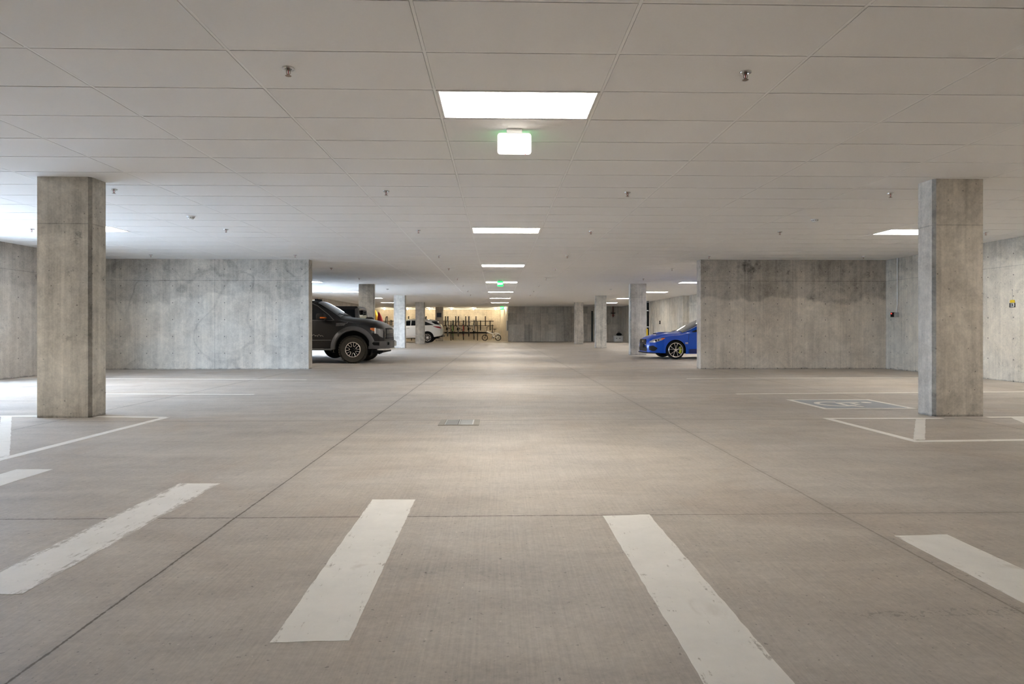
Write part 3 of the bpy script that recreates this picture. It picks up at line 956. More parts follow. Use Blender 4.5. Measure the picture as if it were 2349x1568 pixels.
def make_wheel(parent, loc, R, rim, width, sg, style, tire_mat, rim_mat, dark, knobs=0, caliper=None):
    # axle along y; sg = +1: outer face towards +y
    root = bpy.data.objects.new('wheel', None); C.objects.link(root); root.parent = parent
    root.location = loc
    o = width / 2 * sg; i = -o
    t = MB().lathe([(rim, i), (rim + .015, i), (R - .04, i * 1.06), (R - .012, i * .85), (R, i * .6), (R, o * .6), (R - .012, o * .85), (R - .04, o * 1.06), (rim + .02, o), (rim, o * .96)], (0, 0, 0), 'y', 48)
    if knobs:
        for k in range(knobs):
            a = 2 * PI * k / knobs
            for q, (yy, ww) in enumerate(((-.36, .2), (-.1, .18), (.16, .18), (.42, .2))):
                aa = a + (.5 * (q % 2)) * 2 * PI / knobs
                b = MB().box(-.022, .022, yy * width, (yy + ww) * width, R - .012, R + .009)
                b.xf(Matrix.Rotation(aa, 4, 'Y'))
                t.add(b.v, b.f)
    t.build('tire', tire_mat, root)
    r = MB().lathe([(rim - .012, i * .9), (rim, i), (rim, o * .98), (rim - .006, o * 1.02), (rim - .022, o * .98), (rim - .03, o * .6), (rim - .03, i * .9)], (0, 0, 0), 'y', 48)
    r.build('rim', rim_mat, root)
    d = MB().lathe([(.001, o * .35), (rim - .028, o * .35)], (0, 0, 0), 'y', 32)
    d.build('wheel_disc', M['black'], root)
    s_ = MB()
    yo = o * .86
    if style == 'petal':
        for k in range(7):
            a = 2 * PI * k / 7 + .12
            ca, sa = math.cos(a), math.sin(a)
            pts = []
            for tt in np.linspace(-1, 1, 13):
                rr = rim * (.42 + .50 * tt * tt) if True else 0
                ww = rim * .22 * math.copysign(min(1, abs(tt) ** .85), tt)
                pts.append((rr * ca - ww * sa, yo, rr * sa + ww * ca))
            s_.tube(pts, rim * .045, 6)
        s_.lathe([(rim * .90, yo - .01 * sg), (rim * .97, yo - .01 * sg), (rim * .97, yo + .008 * sg), (rim * .90, yo + .008 * sg)], (0, 0, 0), 'y', 48)
    elif style == 'twin':
        for k in range(5):
            a = 2 * PI * k / 5 + .28
            for q in (-1, 1):
                b0, b1 = a + q * .16, a + q * .27
                s_.tube([(rim * .16 * math.cos(b0), yo, rim * .16 * math.sin(b0)), (rim * .55 * math.cos((b0 + b1) / 2 - q * .03), yo, rim * .55 * math.sin((b0 + b1) / 2 - q * .03)), (rim * .93 * math.cos(b1), yo, rim * .93 * math.sin(b1))], rim * .048, 6)
        s_.lathe([(rim * .92, yo - .01 * sg), (rim * .97, yo + .006 * sg)], (0, 0, 0), 'y', 48)
    else:
        for k in range(10):
            a = 2 * PI * k / 10
            s_.tube([(rim * .15 * math.cos(a), yo, rim * .15 * math.sin(a)), (rim * .5 * math.cos(a), yo, rim * .5 * math.sin(a)), (rim * .94 * math.cos(a + .1), yo, rim * .94 * math.sin(a + .1))], [rim * .09, rim * .06, rim * .08], 6)
    s_.build('spokes', rim_mat if style != 'ten' else M['alloy'], root)
    h = MB().cyl((0, o * .3, 0), (0, yo + .006 * sg, 0), rim * .17, n=20)
    for k in range(6 if style == 'petal' else 5):
        a = 2 * PI * k / (6 if style == 'petal' else 5)
        h.cyl((rim * .27 * math.cos(a), o * .3, rim * .27 * math.sin(a)), (rim * .27 * math.cos(a), yo - .01 * sg, rim * .27 * math.sin(a)), rim * .04, n=8)
    h.build('hub', dark if style == 'petal' else rim_mat, root)
    if caliper:
        c_ = MB()
        n = 8
        for k in range(n):
            a, b = .1 - .75 + 1.3 * k / n, .1 - .75 + 1.3 * (k + 1) / n
            c_.add([(r_ * rim * math.cos(q), y_, r_ * rim * math.sin(q)) for q in (a, b) for r_ in (.55, .82) for y_ in (o * .37, o * .62)], [(0, 1, 5, 4), (2, 3, 7, 6), (1, 3, 7, 5), (0, 2, 6, 4)])
        c_.build('brake_caliper', caliper, root, 'yellow-green brake caliper')
    return root

M['truck_paint'] = simple('black_truck_paint', (.010, .010, .0115), .3, 0, coat=.35, spec=.3)
M['flare_grey'] = simple('satin_grey_plastic', (.10, .10, .104), .42)
M['trim_black'] = simple('textured_black_plastic', (.014, .014, .015), .6, spec=.25)
M['blue_paint'] = simple('rally_blue_paint', (.0, .066, .47), .35, .0, coat=.45, spec=.25)
M['white_paint'] = simple('pearl_white_paint', (.78, .78, .76), .25, coat=.8)
M['jeep_paint'] = simple('black_offroader_paint', (.008, .009, .013), .35, coat=.4, spec=.3)
M['jeep_grey'] = simple('grey_hardtop', (.12, .12, .125), .5)
M['lamp_grey'] = simple('smoky_lamp_lens', (.22, .225, .23), .12, .2, coat=.9)
M['plate'] = simple('licence_plate', (.62, .62, .6), .4)
M['lime'] = simple('lime_caliper', (.55, .60, .03), .4)

def finish(car, t, paint, liner_dep=.3, under=(.3, .38, .6, .70)):
    car.body().build('body', paint, t)
    for ia in (0, 1):
        for sg in (-1, 1): car.liner(MB(), liner_dep, ia, (sg,)).build('wheel_well', M['black'], t)
    a, z0, z1, w = under
    MB().rbox(a, car.L - a, -w, w, z0, z1, .05).build('underbody', M['black'], t)

# --- black pickup truck, nose to the aisle
def pickup():
    t = thing('pickup_truck', 'black off-road pickup truck parked nose out beside the stained cross wall', 'pickup truck', (-3.34, 19.02, 0), PI)
    c = Car(5.55, rocker=[(0, .62), (.30, .62), (.36, .5), (1.3, .43), (5.2, .45), (5.55, .6)],
            belt=[(0, .92), (.1, 1.0), (.3, 1.08), (.9, 1.18), (1.25, 1.24), (3.7, 1.25), (5.55, 1.22)],
            top=[(0, 1.02), (.04, 1.08), (.12, 1.14), (.28, 1.205), (.6, 1.265), (.95, 1.30), (1.17, 1.325), (1.24, 1.35), (1.6, 1.585), (1.88, 1.75), (2.0, 1.80), (2.15, 1.835), (2.5, 1.855), (3.2, 1.86), (3.45, 1.83), (3.62, 1.70), (3.72, 1.30), (3.8, 1.27), (5.5, 1.25), (5.55, 1.2)],
            rn=[(0, .05), (.3, .08), (1.1, .08), (1.5, .09), (2, .07), (5.55, .05)], cr=[(0, .03), (.5, .05), (1.2, .04), (2, .04), (3.6, .04), (3.72, -.0), (5.55, .0)],
            wl=[(0, .80), (.1, .90), (.3, .95), (5.55, .95)], wm=[(0, .82), (.1, .92), (.3, .97), (1, .985), (5.55, .97)],
            wb=[(0, .80), (.1, .90), (.3, .945), (1, .96), (5.55, .95)], wt=[(0, .70), (.1, .82), (.3, .86), (1.1, .88), (1.3, .87), (2.0, .74), (2.2, .72), (3.5, .72), (3.72, .9), (5.55, .92)],
            arches=[(.87, .43, .53), (4.45, .43, .53)])
    finish(c, t, M['truck_paint'], .34, (.5, .42, .75, .62))
    both(t, 'wheel_arch_flare', M['flare_grey'], [lambda m, q: flare(c, m, 0, .525, .655, .045, math.radians(-2), math.radians(166), sides=q), lambda m, q: flare(c, m, 1, .525, .655, .045, math.radians(5), math.radians(178), sides=q)], 'grey wheel arch flare')
    for sg in (-1, 1):
        make_wheel(t, (.87, sg * .86, .40), .40, .225, .28, sg, 'petal', M['rubber_dusty'], M['alloy'], M['black'], 34)
        make_wheel(t, (4.45, sg * .86, .40), .40, .225, .28, sg, 'petal', M['rubber_dusty'], M['alloy'], M['black'], 34)
    w = MB(); c.screen(w, 1.27, 1.97, .80, .67)
    w.build('windscreen', M['glass_screen'], t, 'greyish reflecting windscreen')
    hi = [(1.5, 1.33), (1.6, 1.40), (1.95, 1.65), (2.1, 1.72), (2.2, 1.735), (3.4, 1.745)]
    both(t, 'side_window', M['glass_dark'], [lambda m, q: c.patch(m, 1.52, 2.55, 1.275, hi, sides=q), lambda m, q: c.patch(m, 2.62, 3.4, 1.275, hi, sides=q)], 'dark side window')
    both(t, 'window_trim', M['flare_grey'], [lambda m, q: c.line(c.line(m, [(1.42, 1.25), (1.6, 1.42), (1.95, 1.68), (2.1, 1.752), (3.45, 1.765)], .010, sides=q), [(1.45, 1.25), (3.5, 1.255)], .012, sides=q)], 'grey window trim')
    both(t, 'door_gap', M['black'], [lambda m, q: c.line(m, [(1.50, 1.23), (1.50, .45)], .006, sides=q), lambda m, q: c.line(m, [(2.58, 1.24), (2.58, .45)], .006, sides=q)])
    both(t, 'side_moulding', M['flare_grey'], [lambda m, q: c.line(m, [(1.50, .675), (3.9, .675)], .012, sides=q)])
    def vent(m, q):
        for k in range(3): c.line(m, [(1.06 + .03 * k, 1.175 - .035 * k), (1.36, 1.165 - .035 * k)], .008, sides=q)
        c.line(m, [(1.02, 1.19), (1.06, 1.17)], .008, sides=q)
    both(t, 'fender_vent', M['chrome'], [vent], 'silver fender vent slats')
    both(t, 'running_board', M['flare_grey'], [lambda m, q: m.rbox(1.45, 3.95, q[0] * 1.02 - .07, q[0] * 1.02 + .07, .385, .43, .02)])
    # mirrors
    for sg in (-1, 1):
        m_ = MB().rbox(1.62, 1.86, sg * 1.17 - .12, sg * 1.17 + .12, 1.255, 1.455, .05)
        m_.tube([(1.66, sg * .93, 1.27), (1.68, sg * 1.0, 1.30), (1.70, sg * 1.08, 1.31)], .045, 8)
        mo = m_.build('door_mirror', M['trim_black'], t)
        MB().rbox(1.60, 1.74, sg * 1.175 - .118, sg * 1.175 + .125, 1.305, 1.345, .012).build('turn_signal', M['amber'], mo, 'amber turn signal')
    # front end
    def lamp(m, q):
        c.patch(m, .02, .33, [(.02, .74), (.12, .80), (.15, .85), (.33, .90)], [(.02, 1.0), (.33, 1.03)], .008, sides=q)
        m.add([(-.012, q[0] * .80, .74), (-.012, q[0] * .58, .77), (-.012, q[0] * .58, .98), (-.012, q[0] * .80, 1.0)], [(0, 1, 2, 3)])
    both(t, 'headlight', M['lamp_grey'], [lamp], 'large smoky headlight')
    both(t, 'side_marker', M['amber'], [lambda m, q: c.patch(m, .25, .37, [(.25, .93), (.37, .985)], 1.035, .011, sides=q)], 'amber side marker')
    both(t, 'lamp_reflector', M['chrome'], [lambda m, q: c.patch(m, .215, .25, .87, 1.035, .012, 3, 4, sides=q)])
    gl = MB().rbox(-.03, .06, -.57, .57, .70, 1.03, .03)
    go = gl.build('grille', M['trim_black'], t)
    gb = MB()
    for z in (.76, .81): gb.rbox(-.038, -.02, -.54, .54, z, z + .018, .005)
    gb.rbox(-.045, -.02, -.55, .55, .86, .985, .01)
    gb.build('grille_bar', M['flare_grey'], go)
    tx = text_mb('FORD', .15, .004, .006, 1.75)
    tx.xf(Matrix.Translation((-.05, 0, .922)) @ Matrix.Rotation(-PI / 2, 4, 'Z') @ FACE_CAM)
    tx.build('lettering', M['chrome'], go, 'silver grille letters')
    bp = MB()
    plan = [(.40, -.985), (.10, -.97), (-.07, -.78), (-.13, -.4), (-.14, 0), (-.13, .4), (-.07, .78), (.10, .97), (.40, .985), (.40, .8), (.12, .7), (.12, -.7), (.40, -.8)]
    bp.prism(plan, .50, .645)
    plan2 = [(a + .03, b * .96) for a, b in plan]
    bp.prism(plan2, .42, .50)
    bp.build('front_bumper', M['flare_grey'], t)
    both(t, 'bumper_recess', M['black'], [lambda m, q: m.prism([(.10, .52), (.27, .53), (.31, .59), (.28, .615), (.10, .615)], q[0] * 1.0, q[0] * .93, 'y'), lambda m, q: m.rbox(-.125, -.05, q[0] * .62 - .08, q[0] * .62 + .08, .52, .62, .03)])
    sk = MB().prism([(-.10, -.62), (-.12, 0), (-.10, .62), (.05, .80), (.2, .80), (.2, -.80), (.05, -.80)], .375, .42)
    sk.build('skid_plate', M['alloy'], t, 'silver skid plate')
    MB().prism([(.05, -.7), (.05, .7), (.5, .75), (.5, -.75)], .30, .375).build('air_dam', M['trim_black'], t)
    pt = MB().rbox(-.165, -.145, -.42, -.12, .48, .63, .005); pt.build('licence_plate', M['plate'], t, 'pale licence plate')
    # small door graphic of silver strokes
    def strokes(m, q):
        for k, (u, z) in enumerate(((1.72, .80), (1.80, .815), (1.88, .80), (1.95, .82))):
            c.line(m, [(u, z - .02), (u + .05, z + .015 + .01 * (k % 2)), (u + .09, z - .01)], .0045, sides=q)
    both(t, 'door_emblem', M['chrome'], [strokes], 'small silver strokes on the lower door')
    both(t, 'door_handle', M['trim_black'], [(lambda u: lambda m, q: c.line(m, [(u - .1, 1.12), (u + .1, 1.12)], .018, .03, sides=q))(u) for u in (2.30, 3.25)])
    for y0 in (-.6, .1):
        MB().tube([(1.22, y0, c.over(1.22, y0) + .02), (1.36, y0 + .55, c.over(1.36, y0 + .5) + .035)], .009, 6).build('wiper', M['black'], t)
    for y in (-.2, 0, .2): MB().rbox(2.1, 2.2, y - .05, y + .05, 1.872, 1.915, .01).build('roof_marker', M['black'], t)
    ax = MB().cyl((.87, -.75, .40), (.87, .75, .40), .05, n=12).tube([(1.3, .55, .42), (1.0, .6, .34), (.87, .7, .36)], .035, 8).tube([(1.3, -.55, .42), (1.0, -.6, .34), (.87, -.7, .36)], .035, 8).cyl((4.45, -.75, .40), (4.45, .75, .40), .07, n=12)
    ax.build('axle', M['rubber'], t)
    both(t, 'tail_light', M['red_lens'], [lambda m, q: m.rbox(5.5, 5.57, q[0] * .88 - .06, q[0] * .88 + .06, .85, 1.15, .01)])
    MB().rbox(5.5, 5.68, -.95, .95, .5, .68, .04).build('rear_bumper', M['flare_grey'], t)
    return t
pickup()

# --- blue sedan
def sedan():
    t = thing('sedan_car', 'bright blue sports sedan poking out from behind the brownish cross wall', 'car', (5.03, 21.18, 0))
    c = Car(4.5, rocker=[(0, .22), (.25, .21), (.6, .19), (1.4, .175), (3.2, .18), (4.2, .24), (4.5, .3)],
            belt=[(0, .52), (.15, .60), (.4, .72), (.9, .81), (1.3, .86), (2.4, .90), (3.6, .95), (4.5, .92)],
            top=[(0, .63), (.03, .665), (.1, .70), (.2, .745), (.35, .79), (.6, .835), (.9, .865), (1.08, .885), (1.2, .92), (1.45, 1.045), (1.75, 1.20), (2.02, 1.32), (2.3, 1.395), (2.7, 1.42), (3.1, 1.40), (3.5, 1.27), (3.85, 1.10), (4.0, 1.06), (4.4, 1.04), (4.5, .95)],
            rn=[(0, .04), (.3, .06), (1.0, .07), (1.5, .08), (2.2, .06), (4.5, .05)], cr=[(0, .01), (.4, .025), (1.0, .025), (2, .03), (4.5, .02)],
            wl=[(0, .55), (.08, .70), (.25, .80), (.5, .86), (4.0, .86), (4.5, .75)], wm=[(0, .56), (.08, .71), (.25, .82), (.5, .875), (1.0, .885), (4.0, .88), (4.5, .76)],
            wb=[(0, .52), (.08, .66), (.25, .77), (.5, .83), (1.0, .86), (1.5, .865), (4.0, .84), (4.5, .7)], wt=[(0, .42), (.1, .58), (.3, .66), (.7, .73), (1.2, .76), (1.8, .64), (2.3, .57), (3.1, .56), (3.8, .62), (4.5, .6)],
            arches=[(.885, .31, .335), (3.63, .31, .335)])
    finish(c, t, M['blue_paint'], .28, (.25, .17, .4, .52))
    for sg in (-1, 1):
        make_wheel(t, (.885, sg * .775, .305), .305, .245, .22, sg, 'twin', M['rubber'], M['alloy'], M['alloy_dark'], 0, M['lime'])
        make_wheel(t, (3.63, sg * .775, .305), .305, .245, .22, sg, 'twin', M['rubber'], M['alloy'], M['alloy_dark'], 0, M['lime'])
    w = MB(); c.screen(w, 1.16, 1.98, .70, .56); w.build('windscreen', M['glass_screen'], t, 'pale reflecting windscreen')
    w = MB(); c.screen(w, 3.95, 3.2, .55, .50); w.build('rear_window', M['glass_dark'], t)
    hi = [(1.45, .92), (1.75, 1.03), (2.1, 1.20), (2.3, 1.28), (2.7, 1.31), (3.1, 1.30), (3.4, 1.18)]
    both(t, 'side_window', M['glass_dark'], [lambda m, q: c.patch(m, 1.46, 2.42, [(1.5, .895), (2.5, .93)], hi, sides=q), lambda m, q: c.patch(m, 2.48, 3.3, [(2.4, .93), (3.4, .96)], hi, sides=q)])
    both(t, 'roof_trim', M['chrome'], [lambda m, q: c.line(m, [(1.22, .90), (1.45, 1.00), (1.75, 1.15), (2.02, 1.265), (2.3, 1.335), (2.7, 1.375), (3.1, 1.34)], .008, sides=q)])
    both(t, 'door_gap', M['black'], [lambda m, q: c.line(m, [(1.33, .86), (1.30, .6), (1.32, .2)], .005, sides=q), lambda m, q: c.line(m, [(2.45, .9), (2.45, .2)], .005, sides=q)])
    sill = simple('deep_blue_trim', (.004, .012, .10), .5)
    both(t, 'side_sill', sill, [lambda m, q: c.patch(m, 1.33, 3.1, .19, [(1.33, .33), (1.5, .34), (3.1, .34)], .01, sides=q)], 'dark blue side sill')
    both(t, 'headlight', M['lamp_lens'], [lambda m, q: c.patch(m, .07, .42, [(.07, .55), (.2, .555), (.42, .62)], [(.07, .59), (.18, .655), (.42, .70)], .008, sides=q)], 'silvery swept-back headlight')
    both(t, 'headlight_reflector', M['black'], [lambda m, q: c.patch(m, .22, .27, .585, .645, .011, 4, 3, sides=q), lambda m, q: c.patch(m, .31, .345, .61, .66, .011, 4, 3, sides=q)])
    both(t, 'turn_signal', M['amber'], [lambda m, q: c.patch(m, .42, .53, [(.42, .623), (.53, .69)], [(.42, .70), (.53, .702)], .009, sides=q)], 'amber turn signal')
    both(t, 'fog_recess', M['trim_black'], [lambda m, q: c.patch(m, .045, .28, [(.045, .30), (.14, .265), (.21, .27), (.28, .35)], [(.045, .43), (.16, .45), (.28, .37)], .006, sides=q)], 'black bumper recess')
    MB().prism([(-.42, .49), (.42, .49), (.46, .58), (.36, .655), (-.36, .655), (-.46, .58)], -.012, .03, 'x').build('grille', M['black'], t)
    MB().lathe([(.001, -.02), (.045, -.018), (.05, -.012)], (0, 0, .60), 'x', 20).build('emblem', M['chrome'], t, 'small silver emblem')
    MB().rbox(-.02, .03, -.46, .46, .455, .485, .01).build('grille_bar', M['chrome'], t)
    MB().prism([(-.5, .25), (.5, .25), (.55, .33), (.46, .41), (-.46, .41), (-.55, .33)], -.01, .03, 'x').build('intake', M['black'], t)
    MB().rbox(-.05, -.03, -.26, .26, .37, .49, .004).build('plate_holder', M['trim_black'], t)
    sp_ = MB().prism([(-.04, -.55), (-.05, 0), (-.04, .55), (.12, .80), (.35, .84), (.35, -.84), (.12, -.80)], .185, .21); sp_.build('front_lip', M['black'], t)
    so = MB()
    P = []
    for u, h in ((.40, .030), (.46, .042), (.62, .040), (.85, .008)):
        P.append([(u, y, c.over(u, y) + (h if abs(y) < .2 else -.005)) for y in (-.33, -.27, -.19, 0, .19, .27, .33)])
    so.grid(P); so.build('hood_scoop', M['blue_paint'], t)
    MB().add([(.396, -.22, c.over(.4, .22) + .004), (.396, .22, c.over(.4, .22) + .004), (.396, .19, c.over(.4, 0) + .03), (.396, -.19, c.over(.4, 0) + .03)], [(0, 1, 2, 3)]).build('scoop_opening', M['black'], t)
    for sg in (-1, 1):
        m_ = MB().rbox(1.60, 1.76, sg * 1.0 - .1, sg * 1.0 + .09, .91, 1.03, .04)
        m_.tube([(1.68, sg * .84, .90), (1.7, sg * .93, .93)], .03, 8)
        m_.build('door_mirror', M['blue_paint'], t)
    bd = text_mb('STI', .07, .001, .002); bd.xf(Matrix.Translation((1.24, -.896, .525)) @ FACE_CAM); bd.build('fender_badge', M['chrome'], t, 'small silver fender badge')
    both(t, 'door_handle', M['blue_paint'], [(lambda u: lambda m, q: c.line(m, [(u - .09, .80), (u + .09, .805)], .014, .03, sides=q))(u) for u in (2.28, 3.2)])
    for y0 in (-.5, 0): MB().tube([(1.05, y0, c.over(1.05, y0) + .015), (1.17, y0 + .5, c.over(1.17, y0 + .5) + .02)], .008, 6).build('wiper', M['black'], t)
    sw = MB().rbox(4.25, 4.42, -.68, .68, 1.28, 1.30, .008)
    for sg in (-1, 1): sw.prism([(4.15, 1.04), (4.35, 1.04), (4.42, 1.29), (4.28, 1.29)], sg * .55 - .015, sg * .55 + .015, 'y')
    sw.build('rear_wing', M['blue_paint'], t)
    both(t, 'tail_light', M['red_lens'], [lambda m, q: c.patch(m, 4.2, 4.49, .72, .88, .006, sides=q)])
    return t
sedan()

# --- white crossover seen from the side, tail to the right
def crossover():
    t = thing('crossover_car', 'white crossover parked behind two columns, tail lights towards the bicycles', 'car', (-8.78, 44.98, 0))
    c = Car(4.85, rocker=[(0, .40), (.4, .35), (1.4, .34), (3.3, .36), (4.3, .42), (4.75, .50), (4.85, .62)],
            belt=[(0, .75), (.3, .95), (1.0, 1.06), (1.5, 1.14), (3.0, 1.20), (4.2, 1.26), (4.6, 1.24), (4.85, .95)],
            top=[(0, .85), (.05, .95), (.3, 1.08), (.8, 1.16), (1.2, 1.20), (1.35, 1.23), (1.7, 1.42), (2.0, 1.57), (2.3, 1.645), (2.8, 1.685), (3.5, 1.675), (4.0, 1.64), (4.35, 1.60), (4.42, 1.56), (4.55, 1.42), (4.68, 1.29), (4.78, 1.18), (4.83, 1.0), (4.85, .9)],
            rn=[(0, .05), (.5, .08), (1.5, .09), (2.5, .07), (4.4, .06), (4.85, .05)], cr=[(0, .02), (.5, .05), (2, .04), (4.85, .02)],
            wl=[(0, .65), (.1, .82), (.4, .90), (4.3, .91), (4.7, .85), (4.85, .72)], wm=[(0, .66), (.1, .84), (.4, .93), (4.3, .94), (4.7, .88), (4.85, .75)],
            wb=[(0, .62), (.1, .80), (.4, .88), (1.5, .91), (4.2, .90), (4.6, .86), (4.85, .72)], wt=[(0, .55), (.1, .70), (.4, .76), (1.2, .80), (2.0, .68), (2.6, .64), (4.0, .62), (4.4, .60), (4.7, .70), (4.85, .66)],
            arches=[(.95, .37, .425), (3.78, .37, .425)])
    finish(c, t, M['white_paint'], .3, (.3, .30, .6, .58))
    both(t, 'wheel_arch_trim', M['trim_black'], [(lambda k: lambda m, q: flare(c, m, k, .415, .46, .006, math.radians(-4), math.radians(184), sides=q))(k) for k in (0, 1)], 'black wheel arch trim')
    for sg in (-1, 1):
        for u in (.95, 3.78):
            make_wheel(t, (u, sg * .82, .365), .365, .255, .23, sg, 'ten', M['rubber'], M['alloy'], M['alloy_dark'])
    w = MB(); c.screen(w, 1.33, 2.15, .74, .63); w.build('windscreen', M['glass_screen'], t)
    w = MB(); c.screen(w, 4.66, 4.44, .62, .57); w.build('rear_window', M['glass_dark'], t)
    hi = [(1.6, 1.27), (1.8, 1.38), (2.1, 1.52), (2.4, 1.575), (3.4, 1.58), (3.7, 1.48), (4.22, 1.275)]
    lo = [(1.6, 1.20), (4.4, 1.27)]
    both(t, 'side_window', M['glass_dark'], [lambda m, q: c.patch(m, 1.7, 2.55, lo, hi, sides=q), lambda m, q: c.patch(m, 2.62, 3.42, lo, hi, sides=q), lambda m, q: c.patch(m, 3.48, 4.20, lo, hi, sides=q), lambda m, q: c.patch(m, 4.06, 4.60, [(4.06, 1.49), (4.3, 1.33), (4.60, 1.285)], [(4.06, 1.53), (4.38, 1.53), (4.60, 1.33)], sides=q)], 'dark side window')
    both(t, 'window_trim', M['chrome'], [lambda m, q: c.line(m, [(1.6, 1.19), (4.35, 1.255)], .012, sides=q)])
    both(t, 'door_gap', M['jeep_grey'], [lambda m, q: c.line(m, [(1.62, 1.15), (1.6, .4)], .006, sides=q), lambda m, q: c.line(m, [(2.58, 1.2), (2.58, .4)], .006, sides=q), lambda m, q: c.line(m, [(3.45, 1.2), (3.42, .9), (3.2, .45)], .006, sides=q)])
    both(t, 'side_sill', M['chrome'], [lambda m, q: c.patch(m, 1.4, 3.3, .37, [(1.4, .44), (3.3, .50)], .012, sides=q)])
    both(t, 'tail_light', M['red_lens'], [lambda m, q: c.patch(m, 4.18, 4.76, [(4.18, 1.175), (4.5, 1.06), (4.76, 1.02)], [(4.18, 1.195), (4.6, 1.16), (4.76, 1.08)], .012, sides=q)], 'dark red wedge tail light')
    rb = MB().rbox(4.1, 4.86, -.86, .86, .42, .50, .03); rb.build('rear_valance', M['trim_black'], t)
    both(t, 'tailpipe', M['chrome'], [lambda m, q: m.cyl((4.6, q[0] * .6, .47), (4.9, q[0] * .6, .47), .05, n=14)])
    MB().prism([(4.3, 1.63), (4.52, 1.60), (4.52, 1.575), (4.3, 1.60)], -.58, .58, 'y').build('roof_spoiler', M['white_paint'], t)
    for sg in (-1, 1):
        m_ = MB().rbox(1.72, 1.9, sg * 1.03 - .1, sg * 1.03 + .1, 1.2, 1.34, .04).tube([(1.8, sg * .88, 1.2), (1.8, sg * .98, 1.23)], .03, 8)
        m_.build('door_mirror', M['white_paint'], t)
    both(t, 'door_handle', M['chrome'], [(lambda u: lambda m, q: c.line(m, [(u - .1, 1.04), (u + .1, 1.045)], .018, .03, sides=q))(u) for u in (2.4, 3.25)])
    both(t, 'headlight', M['lamp_lens'], [lambda m, q: c.patch(m, .08, .42, [(.08, .80), (.42, .88)], [(.08, .86), (.42, .95)], .008, sides=q)])
    MB().prism([(-.35, .5), (.35, .5), (.28, .72), (.4, .86), (-.4, .86), (-.28, .72)], -.02, .03, 'x').build('grille', M['black'], t)
    return t
crossover()

